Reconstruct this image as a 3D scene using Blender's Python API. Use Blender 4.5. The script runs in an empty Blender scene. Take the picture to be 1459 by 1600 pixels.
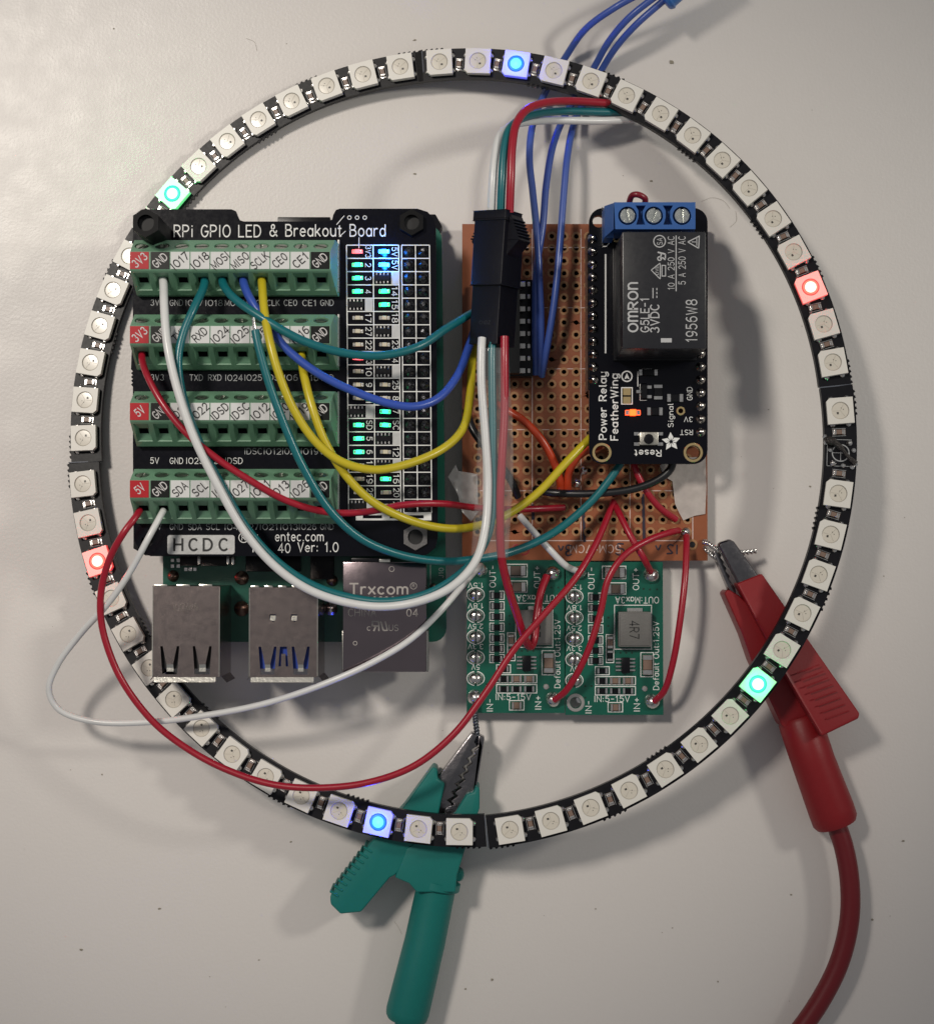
import bpy, bmesh, math, random
from mathutils import Vector, Matrix
from mathutils.geometry import tessellate_polygon
# ---------------------------------------------------------------- camera, world, lamps, exposure   (1 unit = 1 cm)
S = bpy.context.scene
COL = S.collection
FPX, DIST, TILT = 2808.0, 36.0, math.radians(1.5)
CAMLOC = Vector((0, -DIST*math.sin(TILT), DIST*math.cos(TILT)))
cam_data = bpy.data.cameras.new('camera'); cam = bpy.data.objects.new('camera', cam_data); COL.objects.link(cam)
cam.location = CAMLOC; cam.rotation_euler = (TILT, 0, 0)
cam_data.sensor_fit = 'VERTICAL'; cam_data.sensor_height = 24.0
cam_data.lens = 12.0*FPX/800.0
cam_data.clip_start = 0.5; cam_data.clip_end = 500
cam_data.dof.use_dof = True; cam_data.dof.focus_distance = 34.2; cam_data.dof.aperture_fstop = 0.40
S.camera = cam
w = bpy.data.worlds.new('World'); S.world = w; w.use_nodes = True
bg = w.node_tree.nodes['Background']; bg.inputs[0].default_value = (0.95, 0.97, 1.0, 1); bg.inputs[1].default_value = 0.155
def lamp(kind, name, loc, target, power, size, color, **k):
    d = bpy.data.lights.new(name, kind); d.energy = power; d.color = color
    if kind == 'AREA': d.shape = 'DISK'; d.size = size
    else: d.shadow_soft_size = size
    for a, b in k.items(): setattr(d, a, b)
    o = bpy.data.objects.new(name, d); COL.objects.link(o); o.location = loc
    o.rotation_euler = (Vector(target)-Vector(loc)).to_track_quat('-Z', 'Y').to_euler()
    return o
lamp('SPOT', 'desk_lamp', (-29, 25, 64), (-5.5, 1.4, 0), 101000, 5.0, (1.0, 0.925, 0.825), spot_size=math.radians(28.5), spot_blend=1.0)
lamp('SPOT', 'room_lamp', (31, 12, 31), (-1, 3, 0), 19000, 2.6, (1.0, 0.965, 0.86), spot_size=math.radians(45), spot_blend=1.0)
S.view_settings.view_transform = 'Standard'; S.view_settings.look = 'None'
S.view_settings.gamma = 1; S.view_settings.use_curve_mapping = False; S.view_settings.exposure = 0.30
S.cycles.max_bounces = 8; S.cycles.transparent_max_bounces = 12

# ---------------------------------------------------------------- helpers
R = math.radians
CY = Vector((0, math.cos(TILT), math.sin(TILT))); CZ = Vector((0, -math.sin(TILT), math.cos(TILT)))
def W(px, py, z=0.0):
    "point of the place at height z, measured from the photograph"
    d = Vector((1, 0, 0))*((px-729.5)/FPX) + CY*((800-py)/FPX) - CZ
    return CAMLOC + d*((z-CAMLOC.z)/d.z)
def cm(px, z=0.0): return px*(DIST-z)/FPX
rnd = random.Random(7)
MATS = {}
def mat(name, col, rough=.5, metal=0., bump=0., bscale=30., var=0., vscale=8., emis=0., ecol=None, coat=0., trans=0., alpha=1., spec=.5, rvar=0., sss=0.):
    if name in MATS: return MATS[name]
    m = bpy.data.materials.new(name); m.use_nodes = True; nt = m.node_tree; p = nt.nodes['Principled BSDF']
    I = p.inputs
    c = (col[0], col[1], col[2], 1)
    I['Base Color'].default_value = c; I['Roughness'].default_value = rough; I['Metallic'].default_value = metal
    I['Specular IOR Level'].default_value = spec
    if coat: I['Coat Weight'].default_value = coat; I['Coat Roughness'].default_value = .15
    if trans: I['Transmission Weight'].default_value = trans
    if alpha < 1: I['Alpha'].default_value = alpha
    if sss: I['Subsurface Weight'].default_value = sss; I['Subsurface Radius'].default_value = (.1, .1, .1); I['Subsurface Scale'].default_value = .3
    if emis: I['Emission Color'].default_value = (*(ecol or col), 1); I['Emission Strength'].default_value = emis
    tc = nt.nodes.new('ShaderNodeTexCoord')
    def noise(sc, det=4):
        n = nt.nodes.new('ShaderNodeTexNoise'); n.inputs['Scale'].default_value = sc; n.inputs['Detail'].default_value = det
        nt.links.new(tc.outputs['Object'], n.inputs['Vector']); return n
    if var:
        n = noise(vscale); mx = nt.nodes.new('ShaderNodeMix'); mx.data_type = 'RGBA'
        mx.inputs[6].default_value = tuple(max(0, x*(1-var)) for x in col)+(1,); mx.inputs[7].default_value = tuple(min(1, x*(1+var)) for x in col)+(1,)
        nt.links.new(n.outputs['Fac'], mx.inputs[0]); nt.links.new(mx.outputs[2], I['Base Color'])
    if rvar:
        n = noise(vscale*1.7); mr = nt.nodes.new('ShaderNodeMapRange'); mr.inputs[3].default_value = max(.02, rough-rvar); mr.inputs[4].default_value = min(1, rough+rvar)
        nt.links.new(n.outputs['Fac'], mr.inputs[0]); nt.links.new(mr.outputs[0], I['Roughness'])
    if bump:
        n = noise(bscale, 6); b = nt.nodes.new('ShaderNodeBump'); b.inputs['Strength'].default_value = 1.0; b.inputs['Distance'].default_value = bump
        nt.links.new(n.outputs['Fac'], b.inputs['Height']); nt.links.new(b.outputs['Normal'], I['Normal'])
    MATS[name] = m
    return m
PW = {}
def pw(o): return PW.get(o.name, Matrix.Identity(4)) if o else Matrix.Identity(4)
def tag(o, label=None, cat=None, group=None, kind=None):
    if label: o['label'] = label
    if cat: o['category'] = cat
    if group: o['group'] = group
    if kind: o['kind'] = kind
    return o
def thing(name, loc, label, cat, group=None):
    o = bpy.data.objects.new(name, None); COL.objects.link(o); o.empty_display_size = .3
    o.location = loc; PW[o.name] = Matrix.Translation(loc)
    return tag(o, label, cat, group)
def inst(name, me, parent=None, M=None):
    "one more object on shared mesh data, standing at world matrix M"
    o = bpy.data.objects.new(name, me); COL.objects.link(o); o.parent = parent
    M = M or Matrix.Identity(4)
    o.matrix_basis = pw(parent).inverted() @ M
    PW[o.name] = M.copy()
    return o
class MB:
    def __init__(s): s.v = []; s.f = []; s.m = []; s.M = Matrix.Identity(4)
    def add(s, vs, fs, mi=0):
        b = len(s.v); s.v += [s.M @ Vector(v) for v in vs]
        for f in fs: s.f.append([b+i for i in f]); s.m.append(mi)
        return s
    def box(s, c, d, mi=0, rot=None):
        x, y, z = (q/2 for q in d); V = [Vector((a*x, b*y, e*z)) for e in (-1, 1) for a, b in ((-1, -1), (1, -1), (1, 1), (-1, 1))]
        if rot is not None: V = [rot @ v for v in V]
        return s.add([v+Vector(c) for v in V], [(3, 2, 1, 0), (4, 5, 6, 7), (0, 1, 5, 4), (1, 2, 6, 5), (2, 3, 7, 6), (3, 0, 4, 7)], mi)
    def pbox(s, x0, y0, x1, y1, z0, z1, mi=0, zr=None):
        "upright box whose outline is measured at height zr"
        zr = z1 if zr is None else zr
        a = W(x0, y0, zr); b = W(x1, y1, zr)
        return s.box(((a.x+b.x)/2, (a.y+b.y)/2, (z0+z1)/2), (abs(b.x-a.x), abs(b.y-a.y), z1-z0), mi)
    def frustum(s, c0, c1, r0, r1, n=16, mi=0, caps=True, ph=0.):
        c0 = Vector(c0); c1 = Vector(c1); ax = (c1-c0).normalized(); u = ax.orthogonal().normalized() if abs(ax.z) < .9 else Vector((1, 0, 0)); u = (u-ax*u.dot(ax)).normalized(); t = ax.cross(u)
        V = [c+(u*math.cos(ph+2*math.pi*i/n)+t*math.sin(ph+2*math.pi*i/n))*r for c, r in ((c0, r0), (c1, r1)) for i in range(n)]
        F = [(i, (i+1) % n, n+(i+1) % n, n+i) for i in range(n)]
        if caps: F += [tuple(range(n-1, -1, -1)), tuple(range(n, 2*n))]
        return s.add(V, F, mi)
    def lathe(s, c, prof, n=16, mi=0, M=None, cap=True):
        "profile of (radius, height) about the vertical through c"
        c = Vector(c); V = []; F = []
        for r, h in prof:
            for i in range(n):
                p = Vector((r*math.cos(2*math.pi*i/n), r*math.sin(2*math.pi*i/n), h)); V.append(c+(M @ p if M else p))
        for k in range(len(prof)-1):
            for i in range(n): F.append((k*n+i, k*n+(i+1) % n, (k+1)*n+(i+1) % n, (k+1)*n+i))
        if cap: F.append(tuple(range((len(prof)-1)*n, len(prof)*n)))
        return s.add(V, F, mi)
    def prism(s, pts, z0, z1, mi=0):
        n = len(pts); area = sum(pts[i][0]*pts[(i+1) % n][1]-pts[(i+1) % n][0]*pts[i][1] for i in range(n))
        if area < 0: pts = pts[::-1]
        return s.add([(p[0], p[1], z0) for p in pts]+[(p[0], p[1], z1) for p in pts],
                     [tuple(range(n-1, -1, -1)), tuple(range(n, 2*n))]+[(i, (i+1) % n, n+(i+1) % n, n+i) for i in range(n)], mi)
    def plate(s, outer, holes, z0, z1, mi=0):
        "flat sheet with real holes"
        loops = [[Vector((p[0], p[1], 0)) for p in l] for l in [outer]+list(holes)]
        tri = tessellate_polygon(loops); fl = [p for l in loops for p in l]; n = len(fl)
        V = [(p.x, p.y, z1) for p in fl]+[(p.x, p.y, z0) for p in fl]; F = []
        for t in tri:
            a, b, c = (fl[i] for i in t); up = (b-a).cross(c-a).z > 0
            t = t if up else t[::-1]
            F.append(tuple(t)); F.append(tuple(i+n for i in t[::-1]))
        o = 0
        for k, l in enumerate(loops):
            m = len(l); ar = sum(l[i].x*l[(i+1) % m].y-l[(i+1) % m].x*l[i].y for i in range(m)); fl_ = (ar > 0) == (k == 0)
            for i in range(m):
                a, b = o+i, o+(i+1) % m
                F.append((a+n, b+n, b, a) if fl_ else (b+n, a+n, a, b))
            o += m
        return s.add(V, F, mi)
    def tube(s, pts, r, n=10, mi=0, caps=True, flat=1.0):
        pts = [Vector(p) for p in pts]; rr = r if isinstance(r, (list, tuple)) else [r]*len(pts)
        T = [(pts[min(i+1, len(pts)-1)]-pts[max(i-1, 0)]).normalized() for i in range(len(pts))]
        u = Vector((0, 0, 1)).cross(T[0]); u = u.normalized() if u.length > 1e-4 else Vector((1, 0, 0))
        V = []; F = []
        for i, p in enumerate(pts):
            u = (u-T[i]*u.dot(T[i])).normalized(); q = T[i].cross(u)
            for k in range(n):
                a = 2*math.pi*k/n; V.append(p+(u*math.cos(a)+q*math.sin(a)*flat)*rr[i])
        for i in range(len(pts)-1):
            for k in range(n): F.append((i*n+k, i*n+(k+1) % n, (i+1)*n+(k+1) % n, (i+1)*n+k))
        if caps: F += [tuple(range(n-1, -1, -1)), tuple(range((len(pts)-1)*n, len(pts)*n))]
        return s.add(V, F, mi)
    # --- flat print measured from the photograph
    def sheet(s, pts, z, mi=0):
        P = [W(x, y, z) for x, y in pts]; n = len(P)
        if sum(P[i].x*P[(i+1) % n].y-P[(i+1) % n].x*P[i].y for i in range(n)) < 0: P = P[::-1]
        return s.add(P, [tuple(range(n))], mi)
    def rect(s, x0, y0, x1, y1, z, mi=0): return s.sheet([(x0, y0), (x1, y0), (x1, y1), (x0, y1)], z, mi)
    def line(s, x0, y0, x1, y1, lw, z, mi=0):
        d = math.hypot(x1-x0, y1-y0) or 1; nx, ny = -(y1-y0)/d*lw/2, (x1-x0)/d*lw/2
        return s.sheet([(x0+nx, y0+ny), (x1+nx, y1+ny), (x1-nx, y1-ny), (x0-nx, y0-ny)], z, mi)
    def frame(s, x0, y0, x1, y1, lw, z, mi=0):
        s.rect(x0, y0, x1, y0+lw, z, mi); s.rect(x0, y1-lw, x1, y1, z, mi); s.rect(x0, y0+lw, x0+lw, y1-lw, z, mi); return s.rect(x1-lw, y0+lw, x1, y1-lw, z, mi)
    def ring(s, x, y, r0, r1, z, mi=0, n=20):
        c = W(x, y, z); a, b = cm(r0, z), cm(r1, z)
        V = [(c.x+q*math.cos(2*math.pi*i/n), c.y+q*math.sin(2*math.pi*i/n), z) for q in (a, b) for i in range(n)]
        return s.add(V, [(i, n+i, n+(i+1) % n, (i+1) % n) for i in range(n)], mi)
    def text(s, body, x, y, h, z, ang=0., width=None, mi=0, off=0.):
        "print centred on (x, y); h = capital height, width = run length (photo pixels), ang counter-clockwise"
        V, F = glyphs(body, off)
        x0 = min(v[0] for v in V); x1 = max(v[0] for v in V); y0 = min(v[1] for v in V); y1 = max(v[1] for v in V)
        sy = cm(h, z)/.69; sx = cm(width, z)/(x1-x0) if width else sy
        c = W(x, y, z); ca, sa = math.cos(R(ang)), math.sin(R(ang)); P = []
        for v in V:
            a = (v[0]-(x0+x1)/2)*sx; b = (v[1]-(y0+y1)/2)*sy
            P.append((c.x+a*ca-b*sa, c.y+a*sa+b*ca, z+v[2]))
        return s.add(P, F, mi)
    def mesh(s, name, mats, smooth=30, bevel=0., seg=2, inv=None):
        me = bpy.data.meshes.new(name); V = s.v if inv is None else [inv @ v for v in s.v]
        me.from_pydata(V, [], s.f)
        for m in (mats if isinstance(mats, (list, tuple)) else [mats]): me.materials.append(m)
        me.polygons.foreach_set('material_index', s.m)
        if bevel:
            bm = bmesh.new(); bm.from_mesh(me); bm.normal_update()
            es = [e for e in bm.edges if len(e.link_faces) == 2 and e.calc_face_angle(0) > R(28)]
            bmesh.ops.bevel(bm, geom=es, offset=bevel, segments=seg, affect='EDGES', profile=.6, clamp_overlap=True)
            bm.to_mesh(me); bm.free()
        if smooth:
            me.polygons.foreach_set('use_smooth', [True]*len(me.polygons)); me.set_sharp_from_angle(angle=R(smooth))
        me.update(); return me
    def islands(s):
        "the separate pieces collected here, each as a builder of its own"
        par = list(range(len(s.v)))
        def find(i):
            while par[i] != i: par[i] = par[par[i]]; i = par[i]
            return i
        for f in s.f:
            for i in f[1:]: par[find(i)] = find(f[0])
        out = {}
        for f, mi in zip(s.f, s.m): out.setdefault(find(f[0]), []).append((f, mi))
        for fs in out.values():
            n = MB(); ids = {}
            for f, mi in fs:
                for i in f:
                    if i not in ids: ids[i] = len(n.v); n.v.append(s.v[i])
                n.f.append([ids[i] for i in f]); n.m.append(mi)
            yield n
    def build_each(s, name, mats, parent=None, **k): return [n.build(name, mats, parent, **k) for n in s.islands()]
    def build(s, name, mats, parent=None, **k):
        me = s.mesh(name, mats, inv=pw(parent).inverted() if parent else None, **k)
        o = bpy.data.objects.new(name, me); COL.objects.link(o); o.parent = parent; PW[o.name] = pw(parent).copy()
        if 'silkscreen' in name or 'letter' in name or 'print' in name or name in ('digits', 'via_dot', 'pen_writing', 'red_pen_writing'): o['kind'] = 'stuff'
        return o
_G = {}
# ---------------------------------------------------------------- single-stroke lettering (capital height 6, as plotted on circuit boards)
def _arc(cx, cy, rx, ry, a0, a1, n=10): return [(cx+rx*math.cos(R(a0+(a1-a0)*i/n)), cy+ry*math.sin(R(a0+(a1-a0)*i/n))) for i in range(n+1)]
def _font():
    A = _arc; O = lambda cx, cy, rx, ry: A(cx, cy, rx, ry, 90, 450, 18)
    bowl = lambda y0, y1, x, r: [(x, y1), (x+1, y1)]+A(x+1, (y0+y1)/2, r-1, (y1-y0)/2, 80, -80, 8)+[(x+1, y0), (x, y0)]
    a_ = [O(1.7, 2, 1.7, 2), [(3.4, 4), (3.4, 0)]]
    return {
     '0': (4, [O(2, 3, 2, 3)]), '1': (2.4, [[(.3, 4.7), (1.6, 6), (1.6, 0)]]), '2': (4, [A(2, 4.15, 1.85, 1.85, 165, -35)+[(.1, 0), (4, 0)]]),
     '3': (4, [A(1.9, 4.55, 1.6, 1.45, 150, -88)+A(1.9, 1.55, 2, 1.55, 86, -155)]), '4': (4.2, [[(3, 0), (3, 6), (0, 1.7), (4.2, 1.7)]]),
     '5': (4, [[(3.6, 6), (.7, 6), (.4, 3.3)]+A(1.9, 1.95, 2.05, 1.95, 130, -152)]), '6': (4, [[(3.3, 5.7)]+A(2.6, 3, 2.5, 3, 95, 160, 6)+A(2, 1.85, 1.9, 1.85, 160, -200, 18)]),
     '7': (4, [[(0, 6), (4, 6), (1.4, 0)]]), '8': (4, [O(2, 4.55, 1.6, 1.45), O(2, 1.55, 2, 1.55)]), '9': (4, [[(.7, .3)]+A(1.4, 3, 2.5, 3, -85, -20, 6)+A(2, 4.15, 1.9, 1.85, -20, 340, 18)]),
     'A': (4.4, [[(0, 0), (2.2, 6), (4.4, 0)], [(.75, 2), (3.65, 2)]]), 'B': (4, [[(0, 0), (0, 6), (1.5, 6)]+A(1.8, 4.6, 1.7, 1.4, 90, -90, 8)+[(0, 3.2)], [(1.8, 3.2)]+A(1.9, 1.6, 2.1, 1.6, 90, -90, 8)+[(0, 0)]]),
     'C': (4.2, [A(2.3, 3, 2.3, 3, 48, 312, 16)]), 'D': (4.3, [[(0, 0), (0, 6), (1.6, 6)]+A(1.6, 3, 2.7, 3, 85, -85, 12)+[(1.6, 0), (0, 0)]]), 'E': (3.6, [[(3.6, 6), (0, 6), (0, 0), (3.6, 0)], [(0, 3.1), (3, 3.1)]]),
     'F': (3.5, [[(3.5, 6), (0, 6), (0, 0)], [(0, 3.1), (2.9, 3.1)]]), 'G': (4.5, [A(2.3, 3, 2.3, 3, 48, 355, 18)+[(2.5, 2.75)]]), 'H': (4.2, [[(0, 0), (0, 6)], [(4.2, 0), (4.2, 6)], [(0, 3.1), (4.2, 3.1)]]),
     'I': (1, [[(.5, 0), (.5, 6)]]), 'J': (3, [[(2.8, 6), (2.8, 1.6)]+A(1.4, 1.5, 1.4, 1.5, 0, -170, 8)]), 'K': (4.1, [[(0, 0), (0, 6)], [(3.9, 6), (0, 2.2)], [(1.3, 3.4), (4.1, 0)]]), 'L': (3.4, [[(0, 6), (0, 0), (3.4, 0)]]),
     'M': (4.8, [[(0, 0), (0, 6), (2.4, 1), (4.8, 6), (4.8, 0)]]), 'N': (4.2, [[(0, 0), (0, 6), (4.2, 0), (4.2, 6)]]), 'O': (4.8, [O(2.4, 3, 2.4, 3)]), 'P': (4, [[(0, 0), (0, 6), (2, 6)]+A(2, 4.4, 1.9, 1.6, 90, -90, 8)+[(0, 2.8)]]),
     'R': (4.1, [[(0, 0), (0, 6), (2, 6)]+A(2, 4.45, 1.9, 1.55, 90, -90, 8)+[(0, 2.9)], [(1.8, 2.9), (4.1, 0)]]), 'S': (4, [A(2, 4.5, 1.8, 1.5, 35, 230, 10)+[(2.6, 3)]+A(2, 1.55, 2, 1.55, 50, -150, 10)]),
     'T': (4.2, [[(0, 6), (4.2, 6)], [(2.1, 6), (2.1, 0)]]), 'U': (4.2, [[(0, 6), (0, 2)]+A(2.1, 2, 2.1, 2, 180, 360, 10)+[(4.2, 6)]]), 'V': (4.3, [[(0, 6), (2.15, 0), (4.3, 6)]]), 'W': (5.6, [[(0, 6), (1.4, 0), (2.8, 5), (4.2, 0), (5.6, 6)]]),
     'X': (4.1, [[(0, 0), (4.1, 6)], [(0, 6), (4.1, 0)]]), 'Z': (4, [[(0, 6), (4, 6), (0, 0), (4, 0)]]),
     'a': (3.4, a_), 'b': (3.4, [O(1.7, 2, 1.7, 2), [(0, 6), (0, 0)]]), 'c': (3.2, [A(1.7, 2, 1.7, 2, 50, 310, 12)]), 'd': (3.4, [O(1.7, 2, 1.7, 2), [(3.4, 6), (3.4, 0)]]), 'e': (3.4, [[(.05, 2.1), (3.35, 2.1)]+A(1.7, 2, 1.7, 2, 10, 315, 14)]),
     'f': (2.4, [[(.9, 0), (.9, 4.8)]+A(2, 4.8, 1.1, 1.2, 175, 80, 5), [(0, 3.9), (2.2, 3.9)]]), 'g': (3.4, [O(1.7, 2, 1.7, 2), [(3.4, 4), (3.4, -.6)]+A(1.8, -.5, 1.6, 1.4, 0, -150, 8)]), 'h': (3.3, [[(0, 6), (0, 0)], [(0, 2.4)]+A(1.65, 2.4, 1.65, 1.6, 170, 0, 8)+[(3.3, 0)]]),
     'i': (1, [[(.5, 0), (.5, 4)], [(.5, 5.4), (.5, 5.7)]]), 'k': (3.2, [[(0, 6), (0, 0)], [(2.8, 4), (0, 1.4)], [(1, 2.3), (3.2, 0)]]), 'l': (1.2, [[(.5, 6), (.5, .6), (1.1, 0)]]), 'm': (5.2, [[(0, 4), (0, 0)], [(0, 2.6)]+A(1.3, 2.7, 1.3, 1.3, 170, 0, 6)+[(2.6, 0)], [(2.6, 2.6)]+A(3.9, 2.7, 1.3, 1.3, 170, 0, 6)+[(5.2, 0)]]),
     'n': (3.3, [[(0, 4), (0, 0)], [(0, 2.4)]+A(1.65, 2.4, 1.65, 1.6, 170, 0, 8)+[(3.3, 0)]]), 'o': (3.6, [O(1.8, 2, 1.8, 2)]), 'p': (3.4, [O(1.7, 2, 1.7, 2), [(0, 4), (0, -2)]]), 'r': (2.3, [[(0, 4), (0, 0)], [(0, 2.2)]+A(1.6, 2.2, 1.6, 1.8, 170, 65, 6)]),
     's': (3, [A(1.5, 3, 1.3, 1, 35, 230, 8)+[(1.9, 2)]+A(1.5, 1, 1.5, 1, 50, -150, 8)]), 't': (2.2, [[(.9, 5.4), (.9, .8)]+A(1.8, .9, .9, .9, 190, 280, 4), [(0, 4), (2, 4)]]), 'u': (3.3, [[(0, 4), (0, 1.6)]+A(1.65, 1.6, 1.65, 1.6, 180, 360, 8)+[(3.3, 4)], [(3.3, 1.4), (3.3, 0)]]),
     'v': (3.2, [[(0, 4), (1.6, 0), (3.2, 4)]]), 'w': (4.6, [[(0, 4), (1.1, 0), (2.3, 3.4), (3.5, 0), (4.6, 4)]]), 'x': (3.2, [[(0, 0), (3.2, 4)], [(0, 4), (3.2, 0)]]), 'y': (3.3, [[(0, 4), (0, 1.6)]+A(1.65, 1.6, 1.65, 1.6, 180, 350, 8), [(3.3, 4), (3.3, -.6)]+A(1.7, -.5, 1.6, 1.4, 0, -150, 8)]),
     '-': (3.2, [[(.2, 2.8), (3, 2.8)]]), '+': (3.6, [[(.2, 3), (3.4, 3)], [(1.8, 1.3), (1.8, 4.7)]]), '.': (.8, [[(.4, 0), (.4, .35)]]), ':': (.9, [[(.4, .4), (.4, .9)], [(.4, 3.2), (.4, 3.7)]]), ' ': (2.4, []), '×': (3.2, [[(.2, 1), (3, 4)], [(.2, 4), (3, 1)]]),
     '&': (4.8, [[(4.7, 0), (1.1, 4.2)]+A(2, 4.9, 1.05, 1.1, 215, -40, 10)+[(1.2, 3)]+A(1.75, 1.55, 1.7, 1.55, 120, 300, 10)+[(3.6, 1.2), (4.5, 2.8)]]), '#': (4, [])}
FONT = _font()
for k_, s_ in (('ɱ', 'm'), ('ɳ', 'n')): FONT[k_] = (FONT[s_][0]*1.1, [[(x*1.1, y*1.5) for x, y in p] for p in FONT[s_][1]])
def glyphs(body, off=0.):
    "strokes of a line of lettering as flat ribbons; capital height .69"
    k = (body, off)
    if k in _G: return _G[k]
    sw = .36+off*6; V = []; F = []; x0 = 0; zz = 0
    for ch in body:
        w_, st = FONT[ch]
        for pl in st:
            P = [Vector((x0+a, b)) for a, b in pl]; P = [p for i, p in enumerate(P) if i == 0 or (p-P[i-1]).length > 1e-3]
            closed = (P[0]-P[-1]).length < 1e-2
            if closed: P = P[:-1]
            else: P[0] = P[0]+(P[0]-P[1]).normalized()*sw*.6; P[-1] = P[-1]+(P[-1]-P[-2]).normalized()*sw*.6
            n = len(P); b0 = len(V); zz += 1
            for i, p in enumerate(P):
                a = P[i-1] if (i or closed) else None; c = P[(i+1) % n] if (i < n-1 or closed) else None
                d0 = (p-a).normalized() if a is not None else None; d1 = (c-p).normalized() if c is not None else None
                d0 = d0 or d1; d1 = d1 or d0
                n0 = Vector((-d0.y, d0.x)); n1 = Vector((-d1.y, d1.x)); m = (n0+n1); m = m.normalized() if m.length > .3 else n1; s = sw/max(.45, m.dot(n1))
                V.append(((p+m*s).x, (p+m*s).y, (zz % 3)*.0004)); V.append(((p-m*s).x, (p-m*s).y, (zz % 3)*.0004))
            for i in range(n if closed else n-1): j = (i+1) % n; F.append((b0+2*i, b0+2*i+1, b0+2*j+1, b0+2*j))
        x0 += w_+1.7
    s = .69/6
    _G[k] = ([(a*s, b*s, c) for a, b, c in V], F)
    return _G[k]
def rrect(x0, y0, x1, y1, r, n=5):
    "rounded rectangle outline in photograph pixels"
    P = []
    for cx, cy, a0 in ((x1-r, y1-r, 0), (x0+r, y1-r, 90), (x0+r, y0+r, 180), (x1-r, y0+r, 270)):
        for i in range(n+1): a = R(a0+90*i/n); P.append((cx+r*math.cos(a), cy+r*math.sin(a)))
    return P
def circ(x, y, r, n=16): return [(x+r*math.cos(2*math.pi*i/n), y+r*math.sin(2*math.pi*i/n)) for i in range(n)]
def PX(pts, z): return [W(x, y, z) for x, y in pts]
def spline(P, k=8):
    P = [Vector(p) for p in P]; Q = [P[0]*2-P[1]]+P+[P[-1]*2-P[-2]]; out = []
    for i in range(1, len(Q)-2):
        a, b, c, d = Q[i-1:i+3]
        t0 = 0; t1 = max(1e-4, (b-a).length**.5); t2 = t1+max(1e-4, (c-b).length**.5); t3 = t2+max(1e-4, (d-c).length**.5)
        for j in range(k):
            t = t1+(t2-t1)*j/k
            A1 = a*((t1-t)/(t1-t0))+b*((t-t0)/(t1-t0)); A2 = b*((t2-t)/(t2-t1))+c*((t-t1)/(t2-t1)); A3 = c*((t3-t)/(t3-t2))+d*((t-t2)/(t3-t2))
            B1 = A1*((t2-t)/(t2-t0))+A2*((t-t0)/(t2-t0)); B2 = A2*((t3-t)/(t3-t1))+A3*((t-t1)/(t3-t1))
            out.append(B1*((t2-t)/(t2-t1))+B2*((t-t1)/(t2-t1)))
    return out+[P[-1]]

# ---------------------------------------------------------------- materials
white_pkg = mat('white_led_body', (.74, .71, .66), .38, bump=.0006, bscale=60)
black_pcb = mat('black_solder_mask', (.003, .003, .006), .17, bump=.0004, bscale=22, rvar=.05, spec=.26)
ring_pcb = mat('ring_solder_mask', (.003, .003, .006), .40, bump=.0006, bscale=22, rvar=.06, spec=.22)
solder = mat('solder', (.72, .70, .68), .24, 1., bump=.004, bscale=25, rvar=.1)
dark_solder = mat('dull_solder', (.10, .10, .11), .25, 1., bump=.006, bscale=22)
silver = mat('silver_tin', (.78, .76, .72), .28, 1., var=.1, rvar=.1)
silk = mat('white_silkscreen', (.78, .78, .77), .55, bump=.001, bscale=80, var=.08, vscale=30)
dimsilk = mat('grey_silkscreen', (.36, .37, .38), .5, var=.1, vscale=30)
black_plastic = mat('black_plastic', (.005, .005, .007), .30, bump=.0004, bscale=60, rvar=.08, spec=.25)
black_ink = mat('black_ink', (.012, .012, .013), .6)
cap_brown = mat('ceramic_brown', (.20, .13, .10), .4)
gold = mat('gold_plate', (.80, .60, .30), .30, 1., var=.12, vscale=20)
green_pcb = mat('green_solder_mask', (.001, .092, .060), .32, bump=.0008, bscale=18, var=.18, vscale=3, coat=.15)
copper_edge = mat('bare_wire_copper', (.55, .50, .46), .3, 1.)
# ---------------------------------------------------------------- the table
def table_material():
    m = bpy.data.materials.new('white_laminate'); m.use_nodes = True; nt = m.node_tree; p = nt.nodes['Principled BSDF']; L = nt.links
    tc = nt.nodes.new('ShaderNodeTexCoord')
    def noise(sc, det, lo, hi):
        n = nt.nodes.new('ShaderNodeTexNoise'); n.inputs['Scale'].default_value = sc; n.inputs['Detail'].default_value = det; L.new(tc.outputs['Object'], n.inputs['Vector'])
        r = nt.nodes.new('ShaderNodeMapRange'); r.inputs[3].default_value = lo; r.inputs[4].default_value = hi; L.new(n.outputs['Fac'], r.inputs[0]); return n, r
    n1, r1 = noise(.18, 5, .35, .65); n2, r2 = noise(9, 6, .35, .65)
    mx = nt.nodes.new('ShaderNodeMix'); mx.data_type = 'RGBA'; mx.inputs[6].default_value = (.64, .60, .575, 1); mx.inputs[7].default_value = (.735, .695, .675, 1)
    ad = nt.nodes.new('ShaderNodeMath'); ad.operation = 'ADD'; mu = nt.nodes.new('ShaderNodeMath'); mu.operation = 'MULTIPLY'; mu.inputs[1].default_value = .5
    L.new(r1.outputs[0], ad.inputs[0]); L.new(r2.outputs[0], ad.inputs[1]); L.new(ad.outputs[0], mu.inputs[0]); L.new(mu.outputs[0], mx.inputs[0]); L.new(mx.outputs[2], p.inputs['Base Color'])
    n3, r3 = noise(2.2, 6, .30, .46); L.new(r3.outputs[0], p.inputs['Roughness'])
    n4, r4 = noise(16, 4, 0, 1); b = nt.nodes.new('ShaderNodeBump'); b.inputs['Distance'].default_value = .0035; b.inputs['Strength'].default_value = 1
    L.new(n4.outputs['Fac'], b.inputs['Height']); L.new(b.outputs['Normal'], p.inputs['Normal'])
    return m
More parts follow.
